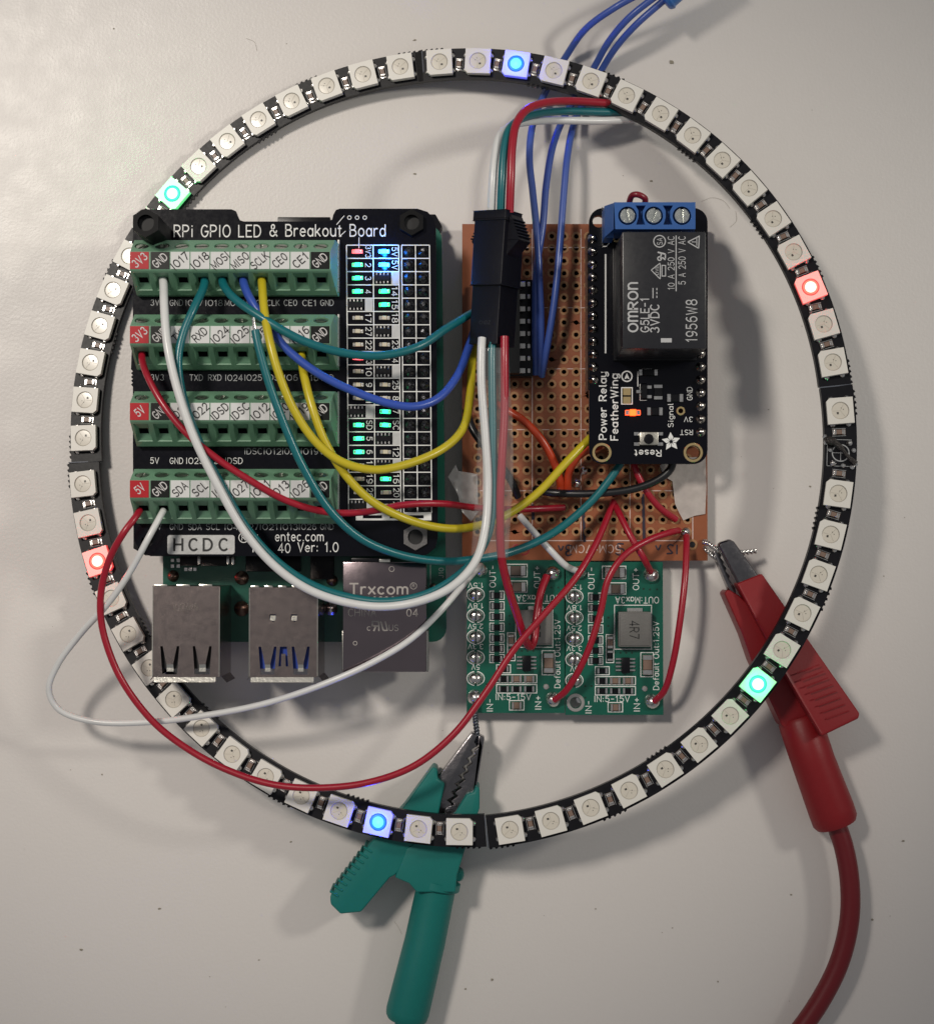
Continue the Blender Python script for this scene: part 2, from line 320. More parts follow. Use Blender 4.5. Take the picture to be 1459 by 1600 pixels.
tb = MB(); tb.box((0, 0, -1.0), (90, 90, 2.0)); tab = tb.build('table', table_material(), smooth=0); tag(tab, kind='structure')
# crumbs and fibres of dust scattered on it (nobody could count them)
mb = MB(); dr = random.Random(3)
specks = [(128, 1484, 4), (727, 1545, 3), (769, 1531, 4), (1362, 1437, 4), (1410, 1314, 4), (1235, 1398, 3), (1121, 1534, 3), (1049, 97, 6), (1231, 1062, 3), (648, 63, 3), (1017, 283, 3), (178, 45, 3), (648, 272, 3), (1265, 760, 3), (405, 1500, 2), (250, 1420, 3), (160, 1210, 3), (455, 1315, 3), (1380, 900, 2), (1050, 1450, 2), (930, 1420, 2), (1200, 640, 2)]
specks += [(dr.uniform(20, 1440), dr.uniform(20, 1580), dr.uniform(.8, 1.4)) for _ in range(36)]
for x, y, r in specks:
    a0 = dr.uniform(0, 6); c = W(x, y, 0); k = [dr.uniform(.5, 1.2)*cm(r)*.5 for _ in range(6)]; st = dr.uniform(1, 2)
    P = [(c.x+k[i]*st*math.cos(a0+i*1.047), c.y+k[i]*math.sin(a0+i*1.047)) for i in range(6)]
    mb.prism(P, .001, .004+cm(r)*.2)
for P in ([(1095, 315), (1112, 309), (1130, 314), (1140, 326)], [(1140, 355), (1150, 345), (1149, 330)], [(616, 1440), (622, 1448), (628, 1460)], [(385, 60), (398, 66), (402, 80)]):
    mb.tube(spline([W(x, y, .006) for x, y in P], 5), .0022, 5)
tag(mb.build('dust', mat('dust_grey', (.27, .24, .19), .9)), 'specks of dust and fibres scattered on the white table', kind='stuff')

# ---------------------------------------------------------------- the LED ring: four soldered quarter arcs, 59 LEDs
ARCS = [(-.1385, 1.6641, 1.6254, 7.232), (-.4497, 1.3903, .0645, 7.5906), (-.1403, 1.3232, -1.5696, 7.4673), (-.3506, 1.6505, -3.1133, 7.2224)]
def ringz(x, y): return 1.1+.09*x-.06*y          # top of the boards: propped up by the clips at right and bottom
RN = Vector((-.09, .06, 1)).normalized()
ring = thing('led_ring', (-.25, 1.5, 0), 'large black ring of square white LEDs lying around the circuit boards', 'led ring')
lens_off = mat('led_resin', (.66, .61, .53), .30, coat=.5); lens_rim = mat('led_cup_edge', (.47, .43, .37), .45); die = mat('led_die', (.05, .045, .04), .4)
lb = MB()
lb.plate([(-.25, -.25), (.25, -.25), (.25, .19), (.19, .25), (-.25, .25)], [circ(0, 0, .168, 24)], .03, .16, 0)
lb.box((0, 0, .015), (.47, .47, .03), 1)
for sx in (-1, 1):
    for sy in (-.15, .15): lb.lathe((sx*.255, sy, 0), [(.055, 0), (.048, .03), (.02, .055)], 8, 2)
led_me = lb.mesh('led', [white_pkg, black_plastic, solder])
q = MB(); q.lathe((0, 0, 0), [(.166, .120), (.166, .148), (.150, .142)], 24, 1, cap=False); q.lathe((0, 0, 0), [(.150, .141), (.09, .143), (.001, .144)], 24, 0)
q.box((-.045, .05, .146), (.04, .035, .008), 2); q.box((.05, -.02, .145), (.014, .014, .006), 2); q.box((.02, -.06, .145), (.014, .014, .006), 2)
for a in (90, 215, 330): q.box((.07*math.cos(R(a)), .07*math.sin(R(a)), .1445), (.13, .006, .003), 1, Matrix.Rotation(R(a), 3, 'Z'))
lens_me = q.mesh('lens', [lens_off, lens_rim, die])
LIT = {2: 'blue', 12: 'red', 22: 'green', 32: 'blue', 42: 'red', 52: 'green'}
LCOL = {'blue': ((.004, .03, 1.0), (.008, .13, 1.0), (.07, .44, 1.0), 55), 'red': ((1.0, .012, .012), (1.0, .10, .07), (1.0, .58, .44), 17), 'green': ((.0, 1.0, .22), (.03, 1.0, .32), (.50, 1.0, .64), 19)}
lit_me = {}; led_light = {}; lit_body = {}
for k, (c, mid, hot, pw_) in LCOL.items():
    q = MB(); q.lathe((0, 0, 0), [(.168, .12), (.164, .150), (.150, .160)], 24, 0, cap=False); q.lathe((0, 0, 0), [(.150, .160), (.108, .171)], 24, 1, cap=False); q.lathe((0, 0, 0), [(.108, .171), (.05, .176), (.001, .177)], 24, 2)
    lit_me[k] = q.mesh('lit_lens', [mat('glow_edge_'+k, (.02, .02, .02), .5, emis=1.5, ecol=c), mat('glow_mid_'+k, (.02, .02, .02), .5, emis=2.0, ecol=mid), mat('glow_core_'+k, (.02, .02, .02), .5, emis=2.3, ecol=hot)])
    lit_body[k] = lb.mesh('led', [mat('lit_led_body_'+k, (.74, .71, .66), .38, emis=.55, ecol=c), black_plastic, solder])   # milky package: faint emission of its own stands for LED light leaking through
    ld = bpy.data.lights.new('led_light_'+k, 'POINT'); ld.energy = pw_; ld.color = c; ld.shadow_soft_size = .06; led_light[k] = ld
q = MB(); q.box((0, 0, .035), (.10, .09, .07), 0)
for s in (-1, 1): q.box((s*.068, 0, .034), (.038, .10, .076), 1); q.box((s*.10, 0, .006), (.05, .11, .012), 1)
cap_me = q.mesh('capacitor', [cap_brown, solder], bevel=.008, seg=1)
q = MB(); q.box((0, .07, .003), (.26, .008, .006)); q.box((0, -.07, .003), (.26, .008, .006)); capfr_me = q.mesh('outline', dimsilk, smooth=0)
edge_silk = mat('joint_seam', (.10, .11, .14), .4)
for k, (cx, cy, r0, RR) in enumerate(ARCS):
    def at(j, r, dz=0.):
        a = r0-R(6*j); x = cx+r*math.cos(a); y = cy+r*math.sin(a); return Vector((x, y, ringz(x, y)+dz))
    e0, e1 = -.62, 14.56
    V = []; F = []; n = 60; hw = .305
    for i in range(n+1):
        j = e0+(e1-e0)*i/n
        V += [at(j, RR-hw), at(j, RR+hw), at(j, RR+hw, -.16), at(j, RR-hw, -.16)]
    for i in range(n):
        for c in range(4): F.append((4*i+c, 4*i+(c+1) % 4, 4*i+4+(c+1) % 4, 4*i+4+c))
    F += [(3, 2, 1, 0), (4*n, 4*n+1, 4*n+2, 4*n+3)]
    mb = MB(); mb.add(V, [f[::-1] for f in F])
    for j0, sd in ((-.45, 1), (14.0, 1), (6.9, -1), (11.3, 1), (2.4, -1), (4.2, 1), (9.7, -1)):      # stubs of the break-off tabs on the rims
        if abs(j0-6.9) < .1 and k == 1: continue
        for t in range(5):
            p = at(j0+t*.13, RR+sd*(hw+.005), -.08); mb.box(p, (.05, .05, .13), 0, Matrix.Rotation(r0-R(6*(j0+t*.13))+.4, 3, 'Z'))
    ab = mb.build('arc_board', ring_pcb, ring)
    q = MB(); rot = Matrix.Rotation(r0-R(6*e1), 3, 'Z'); q.box(at(e1+.02, RR, -.05), (.60, .02, .115), 0, rot); q.build('seam', edge_silk, ab)
    def frame_at(j, r):
        p = at(j, r); a = r0-R(6*j); tx = Vector((math.cos(a), math.sin(a), 0)); tx = (tx-RN*tx.dot(RN)).normalized(); ty = RN.cross(tx)
        M = Matrix((tx, ty, RN)).transposed().to_4x4(); M.translation = p; return M
    for j in range(15):
        g = 15*k+j
        if g != 16:
            M = frame_at(j, RR) @ Matrix.Rotation(R(90), 4, 'Z')
            o = inst('led', lit_body[LIT[g]] if g in LIT else led_me, ring, M)
            if g in LIT:
                tag(inst('lit_lens', lit_me[LIT[g]], o, M), 'glowing '+LIT[g]+' lens')
                inst('led_light', led_light[LIT[g]], o, M @ Matrix.Translation((0, 0, .212)))
            else: inst('lens', lens_me, o, M)
        if j < 14: 
            M = frame_at(j+.5, RR-.02+rnd.uniform(-.02, .02)) @ Matrix.Rotation(rnd.uniform(-.12, .12), 4, 'Z')
            o = inst('capacitor', cap_me, ring, M); inst('outline', capfr_me, o, M)
    if k == 1:                                                             # the bridged, empty LED place
        z = .006; A = frame_at(1, RR); q = MB(); q.M = A
        for x0, y0, x1, y1 in ((-.25, .25, .2, .26), (-.25, -.26, .2, -.25), (-.26, -.25, -.25, .26)): q.add([(x0, y0, z), (x1, y0, z), (x1, y1, z), (x0, y1, z)], [(0, 1, 2, 3)])
        n = 20
        q.add([(rr*math.cos(6.2832*i/n), rr*math.sin(6.2832*i/n), z) for rr in (.15, .17) for i in range(n)], [(i, n+i, n+(i+1) % n, (i+1) % n) for i in range(n)])
        for a, b in (((-.15, -.006), (.15, .006)), ((-.006, -.15), (.006, .15))): q.add([(a[0], a[1], z), (b[0], a[1], z), (b[0], b[1], z), (a[0], b[1], z)], [(0, 1, 2, 3)])
        q.build('silkscreen', dimsilk, ring, smooth=0)
        q = MB(); q.M = A
        for x, y, r in ((-.14, -.2, .065), (.16, .19, .06)): q.lathe((x, y, 0), [(r, 0), (r*.9, .04), (r*.4, .07), (.001, .075)], 12)
        q.build_each('solder_pad', solder, ring)
        q = MB(); q.M = A; q.tube(spline([(-.31, .29, .02), (-.25, .24, .06), (-.15, .2, .10), (.0, .08, .09), (.16, -.1, .07), (.29, -.2, .05)], 5), [.045]*5+[.085]*6+[.06]*5+[.04]*5+[.05]*5, 8)
        q.build('bridge_wire', mat('scorched_wire', (.035, .03, .028), .4, .3, bump=.02, bscale=30), ring)
        q = MB(); q.M = A
        for x, y in ((-.31, .30), (-.28, .19), (.28, -.21), (.22, -.27), (.05, -.24), (.24, .05), (-.2, .05)): q.lathe((x, y, .01), [(.05, 0), (.045, .04), (.02, .06)], 8)
        q.build_each('solder_blob', solder, ring)
# ---------------------------------------------------------------- single-board computer
ZP = .60
pi = thing('single_board_computer', W(477, 660, 0), 'green single-board computer with metal ports sticking out below the black breakout board', 'computer board')
mb = MB(); mb.plate([tuple(W(x, y, ZP).xy) for x, y in [(x+(y-350)*.012*(x > 400), y) for x, y in rrect(255, 352, 690, 1003, 22)]], [], ZP-.15, ZP); mb.build('board', green_pcb, pi)
q = MB()
for x, y in ((285, 360), (670, 360), (290, 830), (670, 830)): c = W(x, y, 0); q.frustum((c.x, c.y, 0), (c.x, c.y, ZP-.15), .28, .28, 6)
q.build_each('foot', black_plastic, pi, bevel=.02)
# small parts near the HAT's lower edge
for nm, x0, y0, x1, y1, h, m in (('inductor', 316, 866, 355, 884, .2, black_plastic), ('capacitor', 283, 868, 312, 884, .12, black_plastic), ('usb_controller', 385, 868, 470, 893, .1, black_plastic), ('ethernet_controller', 486, 850, 522, 905, .1, black_plastic)):
    q = MB(); q.pbox(x0, y0, x1, y1, ZP, ZP+h, 0, ZP)
    if nm == 'inductor': q.pbox(x0-6, y0+2, x0, y1-2, ZP, ZP+h*.8, 1, ZP); q.pbox(x1, y0+2, x1+6, y1-2, ZP, ZP+h*.8, 1, ZP); q.pbox(x1+7, y0+3, x1+13, y1-1, ZP, ZP+h*.5, 1, ZP)
    q.build(nm, [m, silver], pi, bevel=.012)
q = MB()
for i in range(3): q.pbox(289+i*7, 887, 294+i*7, 892, ZP, ZP+.06, 0, ZP)
for i in range(4): q.pbox(268+(i % 2)*9, 873+(i//2)*9, 273+(i % 2)*9, 878+(i//2)*9, ZP, ZP+.05, 0, ZP)
q.build_each('resistor', solder, pi)
ring_pad = mat('copper_pad', (.22, .15, .12), .35, .9, bump=.004)
for x, y, r in ((271, 900, 9), (378, 903, 11), (378, 951, 12), (519, 907, 9), (517, 951, 11), (677, 916, 5)):
    q = MB(); c = W(x, y, ZP); q.lathe((c.x, c.y, ZP), [(cm(r), 0), (cm(r)*.95, .03), (cm(r)*.5, .09), (.002, .11)], 16); q.build('solder_joint', solder if x == 517 else ring_pad, pi)
q = MB(); q.text('J10', 689, 895, 7, ZP+.003, 90); q.rect(672, 880, 673, 925, ZP+.003); q.build('lettering', dimsilk, pi, smooth=0)
q = MB(); q.pbox(434, 339, 516, 362, ZP, ZP+.45, 0, ZP+.45); q.build('display_connector', black_plastic, pi, bevel=.015)
shell = mat('stamped_nickel', (.33, .27, .255), .22, 1., bump=.0028, bscale=60, var=.15, vscale=5, rvar=.06)
shell_eth = mat('smooth_nickel', (.27, .22, .235), .14, 1., bump=.0004, bscale=30, var=.08, vscale=2, rvar=.06)
bright = mat('bright_nickel', (.80, .77, .70), .22, 1., bump=.003, bscale=20)
blue_insert = mat('blue_insert', (.01, .05, .38), .4); dark_in = mat('port_interior', (.006, .006, .008), .6)
def usb(x0, y0, x1, y1, usb3):
    zt = ZP+1.6; a = W(x0, y1, zt); b = W(x1, y0, zt); Wd = b.x-a.x; L = b.y-a.y; t = .03
    p = MB(); fx = lambda u: a.x+Wd*u; fy = lambda v: b.y-L*v         # u: left to right, v: back to front
    holes = []; tabs = []
    for c0, c1 in (((.14, .40) if usb3 else (.12, .40)), ((.62, .88) if usb3 else (.60, .88))):
        s = (c1-c0)
        holes.append([(fx(c0), fy(.66)), (fx(c0+.035), fy(.66)), (fx(c0+.09), fy(.86)), (fx(c1-.09), fy(.86)), (fx(c1-.035), fy(.66)), (fx(c1), fy(.66)), (fx(c1-.03), fy(.97)), (fx(c0+.03), fy(.97))])
        tabs.append((c0+.09, c1-.09))
    if usb3:
        holes.append([(fx(.45), fy(.66)), (fx(.55), fy(.66)), (fx(.57), fy(.88)), (fx(.535), fy(.88)), (fx(.53), fy(.74)), (fx(.47), fy(.74)), (fx(.465), fy(.88)), (fx(.43), fy(.88))])
        for u in (.30, .61): holes.append([(fx(u), fy(.30)), (fx(u+.09), fy(.30)), (fx(u+.09), fy(.36)), (fx(u+.05), fy(.385)), (fx(u), fy(.36))])
    p.plate([(a.x, a.y), (b.x, a.y), (b.x, b.y), (a.x, b.y)], holes, zt-t, zt)
    z0 = ZP; zc = (z0+zt-t)/2; hh = zt-t-z0
    for x in (a.x+t/2, b.x-t/2): p.box((x, (a.y+b.y)/2, zc), (t, L, hh))
    p.box(((a.x+b.x)/2, b.y-t/2, zc), (Wd-2*t, t, hh))
    o = p.build('usb_port', shell, pi, smooth=20)
    q = MB(); q.box(((a.x+b.x)/2, (a.y+b.y)/2+.05, zc-.04), (Wd-.1, L-.2, hh-.1)); q.build('socket_interior', blue_insert if usb3 else dark_in, o)
    q = MB()
    for c0, c1 in tabs:                                                # the springs that bend down into the slots
        for v0, v1, h0, h1 in ((.80, .86, 0, -.02), (.86, .90, -.02, -.05), (.90, .94, -.05, -.045)):
            q.add([(fx(c0), fy(v0), zt+h0), (fx(c1), fy(v0), zt+h0), (fx(c1), fy(v1), zt+h1), (fx(c0), fy(v1), zt+h1)], [(0, 3, 2, 1)])
    if usb3:
        q.box((fx(.5), fy(.80), zt-.03), (.05*Wd, .10*L, .02))
        for u in (.345, .655): q.box((fx(u), fy(.345), zt-.035), (.08*Wd, .06*L, .03), 0, Matrix.Rotation(-.35, 3, 'X'))
    q.build_each('spring', bright, o, smooth=40)
    q = MB(); r = .045                                                 # flared lips at the mouth and the folded back edge
    q.add([(fx(.03), a.y, zt-.005), (fx(.94), a.y, zt-.005), (fx(.94), a.y-.09, zt+.03), (fx(.03), a.y-.09, zt+.03), (fx(.03), a.y-.10, zt+.0), (fx(.94), a.y-.10, zt+.0), (fx(.94), a.y, zt-.035), (fx(.03), a.y, zt-.035)],
          [(0, 3, 2, 1), (3, 4, 5, 2), (4, 7, 6, 5), (0, 7, 4, 3), (1, 2, 5, 6)])
    q.build('lip', bright, o, smooth=0)
    q = MB(); q.add([(b.x, a.y, zt-.2), (b.x, a.y, z0+.1), (b.x+.1, a.y-.12, z0+.1), (b.x+.1, a.y-.12, zt-.25)], [(0, 1, 2, 3), (3, 2, 1, 0)])
    q.add([(a.x, a.y, zt-.03), (a.x, a.y, zt-.25), (a.x-.05, a.y-.06, zt-.25), (a.x-.05, a.y-.06, zt-.03)], [(0, 1, 2, 3), (3, 2, 1, 0)])
    q.build_each('side_flare', black_plastic if False else shell, o, smooth=0)
    q = MB()
    for X in (a.x+.008, b.x-.008): q.tube([(X, a.y+.02, zt-.004), (X, b.y-.02, zt-.004)], .013, 6)  # bright tubes added as highlights along the shell's top edges
    q.build_each('edge_highlight', bright, o)
    q = MB(); nn = 3 if not usb3 else 5
    for i in range(nn):
        u0 = .0+i*(1/nn)+.02; u1 = u0+(.62 if usb3 else .6)/nn
        q.box(((fx(u0)+fx(u1))/2, b.y+.012, zt-.03), (fx(u1)-fx(u0), .05, .055))
    q.build_each('back_tab', bright, o, bevel=.012)
    return o
u1 = usb(238, 916, 344, 1058, False)
u2 = usb(389, 918, 497, 1058, True)
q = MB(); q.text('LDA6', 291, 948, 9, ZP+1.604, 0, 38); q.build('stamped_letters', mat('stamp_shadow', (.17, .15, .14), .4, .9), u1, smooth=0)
zt = ZP+1.35; q = MB(); q.pbox(536, 878, 666, 1050, ZP, zt, 0, zt); eth = q.build('ethernet_port', shell_eth, pi, bevel=.02)
q = MB(); q.pbox(549, 872, 592, 878, zt-.1, zt-.01, 0, zt); q.pbox(592, 873, 610, 879, zt-.06, zt+.004, 1, zt); q.pbox(534, 985, 537, 1050, zt-.9, zt-.06, 1, zt); q.pbox(666, 985, 669, 1050, zt-.9, zt-.06, 1, zt); q.build_each('edge_tab', [black_plastic, bright], eth, bevel=.008)
etch = mat('laser_etch', (.40, .37, .35), .5, .5)
q = MB(); z = zt+.004
q.text('Trxcom', 592, 920, 16, z, 0, 92, off=.02); q.text('R', 646, 915, 5, z); q.ring(646, 915.5, 4.6, 5.4, z)
q.text('TRJG0926HENL', 599, 938, 11, z, 0, 108); q.text('CHINA', 566, 957, 11, z, 0, 44); q.text('04', 644, 957, 11, z, 0, 18)
q.text('c', 576, 982, 9, z); q.text('US', 615, 981, 9, z, 0, 15)
q.line(581, 971, 592, 971, 2, z); q.line(592, 971, 592, 986, 2, z); q.line(582, 971, 582, 979, 2, z); q.line(582, 978, 591, 978, 2, z); q.line(587, 979, 584, 986, 2.4, z); q.line(595, 971, 599, 985, 2.4, z); q.line(599, 985, 606, 985, 2, z); q.line(602, 971, 605, 984, 2, z)
q.ring(612, 889, 3.5, 4.5, z); q.ring(555, 1005, 2.5, 3.5, z); q.build('etched_lettering', etch, eth, smooth=0)

# ---------------------------------------------------------------- breakout board with four green terminal blocks
ZH = 1.96
hat = thing('breakout_board', W(442, 600, 0), 'black breakout board with four green screw terminal rows and small status LEDs', 'circuit board')
out = []
out += [(214, 333), (222, 327), (362, 327), (369, 330), (372, 338), (375, 344), (381, 346), (513, 346), (519, 343), (521, 335), (525, 328), (531, 326), (652, 326), (668, 331), (677, 341), (681, 356), (684, 840), (680, 856), (668, 866), (655, 869), (236, 869), (222, 864), (213, 850), (209, 838), (208, 700)]
for y in range(604, 574, -6): out += [(208, y), (205, y-3)]
out += [(208, 500), (208, 345)]
holes = [circ(643, 348, 9), circ(649, 838, 9), circ(230, 846, 9)]
mb = MB(); mb.plate([tuple(W(x, y, ZH).xy) for x, y in out], [[tuple(W(x, y, ZH).xy) for x, y in h] for h in holes], ZH-.16, ZH); mb.build('board', black_pcb, hat)
q = MB(); q.pbox(627, 384, 672, 802, ZP, ZH-.16, 0, ZH); q.build('socket_strip', black_plastic, hat)
for x, y, zb, ztop, r, m in ((228, 348, ZH, 3.4, 23, mat('standoff_nylon', (.004, .004, .005), .5, spec=.12)), (643, 347, ZH, 2.10, 21, MATS['standoff_nylon']), (649, 839, ZH, 2.03, 21, mat('nickel_hex', (.22, .21, .21), .35, 1., bump=.003)), (228, 846, ZP, ZH-.16, 22, black_plastic), (290, 355, ZP, ZH-.16, 22, black_plastic), (643, 347, ZP, ZH-.165, 20, black_plastic), (649, 839, ZP, ZH-.165, 20, black_plastic)):
    c = W(x, y, ztop); rr = cm(r, ztop); q = MB()
    hexp = [(c.x+rr*math.cos(R(30+60*i)), c.y+rr*math.sin(R(30+60*i))) for i in range(6)]; hole = [(c.x+rr*.57*math.cos(R(20*i)), c.y+rr*.57*math.sin(R(20*i))) for i in range(18)]
    q.plate(hexp, [hole], zb, ztop); q.frustum((c.x, c.y, zb+.005), (c.x, c.y, ztop-.14 if ztop-zb > .2 else zb+.02), rr*.57, rr*.57, 18, 1)
    q.build('hex_standoff', [m, dark_in], hat, smooth=20)
z = ZH+.004
q = MB()
q.text('RPi GPIO LED', 340, 361, 18, z, 0, 137); q.text('& Breakout Board', 512, 360, 18, z, 0, 182)
def words(ws, xs, y, h=9, mb=None):
    for t_, x in zip(ws, xs): (mb or q).text(t_, x, y, h, z, 0, {2: 14, 3: 21, 4: 27}[len(t_)])
R1 = ['3V3', 'GND', 'IO17', 'IO18', 'MOSI', 'MISO', 'SCLK', 'CE0', 'CE1', 'GND']; R2 = ['3V3', 'GND', 'TXD', 'RXD', 'IO24', 'IO25', 'IO5', 'IO6', 'IO16', 'GND']
R3 = ['5V', 'GND', 'IO23', 'IO22', 'IDSD', 'IDSC', 'IO12', 'IO20', 'IO19', 'GND']; R4 = ['5V', 'GND', 'SDA', 'SCL', 'IO4', 'IO27', 'IO21', 'IO13', 'IO26', 'GND']
q2 = MB()
words(R1, [246, 276, 304, 335, 365, 394, 424, 454, 483, 511], 473, mb=q2); words(R2, [246, 276, 307, 336, 366, 396, 426, 455, 484, 511], 590, mb=q2)
words(R3[5:], [396, 426, 455, 484, 511], 705, mb=q2); words(R4, [246, 276, 305, 333, 362, 391, 420, 452, 481, 511], 823, mb=q2)
words(R3[:5], [242, 276, 305, 335, 366], 720)
q.text('entec.com', 468, 839, 14, z, 0, 76); q.text('X', 399, 841, 11, z); q.text('HD', 406, 856, 13, z, 0, 22); q.text('40', 444, 856, 14, z, 0, 20); q.text('Ver: 1.0', 497, 855, 14, z, 0, 64)
q.ring(381, 840, 7, 8.2, z); q.text('R', 381, 840, 8, z)
q.line(526, 351, 538, 337, 1.2, z); q.line(530, 370, 540, 361, 1.2, z); q.line(561, 371, 561, 388, 1.1, z)
# the table of cells round the LEDs and pins
XA, XB, XC, XD, XE, XF = 541.5, 583, 623, 627.5, 649, 671
def gx(x, i): return x+i*.17
ROWY = [383+20.67*i+.012*i*i for i in range(21)]
for i in range(21):
    y = ROWY[i]; q.line(gx(XA, i), y, gx(XC, i), y, 1.5, z); q.line(gx(XD, i), y, gx(XF, i), y, 1.5, z)
for x in (XA, XB, XC, XD, XE, XF): q.line(x, ROWY[0], x+3.4, ROWY[20], 1.6, z+.0015)
q.frame(556, 802, 674, 813, 3, z); q.rect(556, 803, 567, 812, z+.0015); q.rect(597, 803, 609, 812, z+.0015); q.rect(662, 803, 674, 812, z+.0015)
for i in range(3): q.ring(546+i*12, 340, 2.2, 3.4, z)
C1 = ['3V3', '2', '3', '4', '#', '17', '27', '22', '3V3', '10', '9', '11', '#', 'SD', '5', '6', '13', '19', '26', '#']
C2 = ['5V', '5V', '#', '14', '15', '18', '#', '23', '24', '#', '25', '8', '7', 'SC', '#', '12', '#', '16', '20', '21']
K1 = 'rggg.....' ; S1 = ['red', 'green', 'green', 'green', None, None, None, None, 'red', None, None, None, None, 'green', 'green', 'green', None, None, None, None]
S2 = ['blue', 'blue', None, 'green', 'green', None, None, None, None, None, None, None, 'green', 'green', None, None, None, 'green', None, None]
grey_tag = mat('silver_print', (.50, .50, .50), .35, .2, bump=.003, bscale=20, var=.15, vscale=12)
LEDC = {'red': ((1, .10, .12), 2.6), 'green': ((.03, 1, .36), 2.6), 'blue': ((.01, .22, 1), 22.0)}
LMAT = {k: mat('small_led_'+k, c, .4, emis=e, ecol=c) for k, (c, e) in LEDC.items()}
LMAT[None] = mat('small_led_off', (.62, .55, .42), .35)
mb = MB(); mb.box((0, 0, .04), (.095, .075, .05), 0)
for s in (-1, 1): mb.box((s*.078, 0, .018), (.045, .07, .036), 1)
mb.box((0, 0, .012), (.2, .07, .022), 1)
SL = {k: mb.mesh('status_led', [LMAT[k], solder], bevel=.006, seg=1) for k in (None, 'red', 'green', 'blue')}
mb = MB(); mb.box((0, 0, .035), (.30, .11, .05), 0)
for i in range(4):
    for s in (-1, 1): mb.box((-.105+i*.07, s*.078, .018), (.035, .06, .036), 1)
arr_me = mb.mesh('resistor_array', [black_plastic, solder], bevel=.005, seg=1)
mb = MB(); mb.text('103', 729.5, 800, 6, 0, 180); arrtxt = mb.mesh('digits', dimsilk, smooth=0, inv=Matrix.Translation((0, 0, -.0615)))
for i in range(20):
    yc = (ROWY[i]+ROWY[i+1])/2
    for cc, ss, x0 in ((C1, S1, XA), (C2, S2, XB)):
        x = gx(x0, i)
        if cc[i] == '#':
            M = Matrix.Translation(W(x+14, yc, ZH)); o = inst('resistor_array', arr_me, hat, M); inst('digits', arrtxt, o, M)
            g = MB(); g.rect(x+28, yc-10, x+40, yc+10, z+.003); g.build('silver_patch', grey_tag, hat, smooth=0)
        else:
            tag(inst('status_led', SL[ss[i]], hat, Matrix.Translation(W(x+17, yc, ZH)) @ Matrix.Rotation(rnd.uniform(-.04, .04), 4, 'Z')), ('lit '+ss[i]+' status LED') if ss[i] else None)
            if ss[i] == 'blue':
                ld = bpy.data.lights.new('status_light', 'POINT'); ld.energy = 11; ld.color = (.01, .24, 1); ld.shadow_soft_size = .04; inst('status_light', ld, hat, Matrix.Translation(W(x+17, yc, ZH+.16)))
            q.text(cc[i], x+33.5, yc, 8.6 if len(cc[i]) < 3 else 8, z+.002, -90, {1: 6.5, 2: 14.5, 3: 18}[len(cc[i])])
q.build('silkscreen', silk, hat, smooth=0); q2.build('silkscreen', dimsilk, hat, smooth=0)
mb = MB(); mb.lathe((0, 0, 0), [(.10, 0), (.085, .025), (.045, .06), (.033, .09), (.03, .13)], 10); pin_me = mb.mesh('pin_joint', dark_solder, smooth=50)
for i in range(20):
    yc = (ROWY[i]+ROWY[i+1])/2
    for x in (638.5, 661): inst('pin_joint', pin_me, hat, Matrix.Translation(W(gx(x, i), yc, ZH)) @ Matrix.Rotation(rnd.uniform(0, 6), 4, 'Z') @ Matrix.Rotation(rnd.uniform(-.15, .15), 4, 'X'))
g = MB(); g.prism([tuple(W(x, y, ZH).xy) for x, y in rrect(262, 836, 367, 866, 4)], ZH+.002, ZH+.008); o = g.build('maker_plate', grey_tag, hat)
g = MB()
for t_, x in zip('HCDC', (279, 302, 325, 349)): g.text(t_, x, 851, 18, ZH+.012, off=.03)
g.build('letters', black_ink, o, smooth=0)
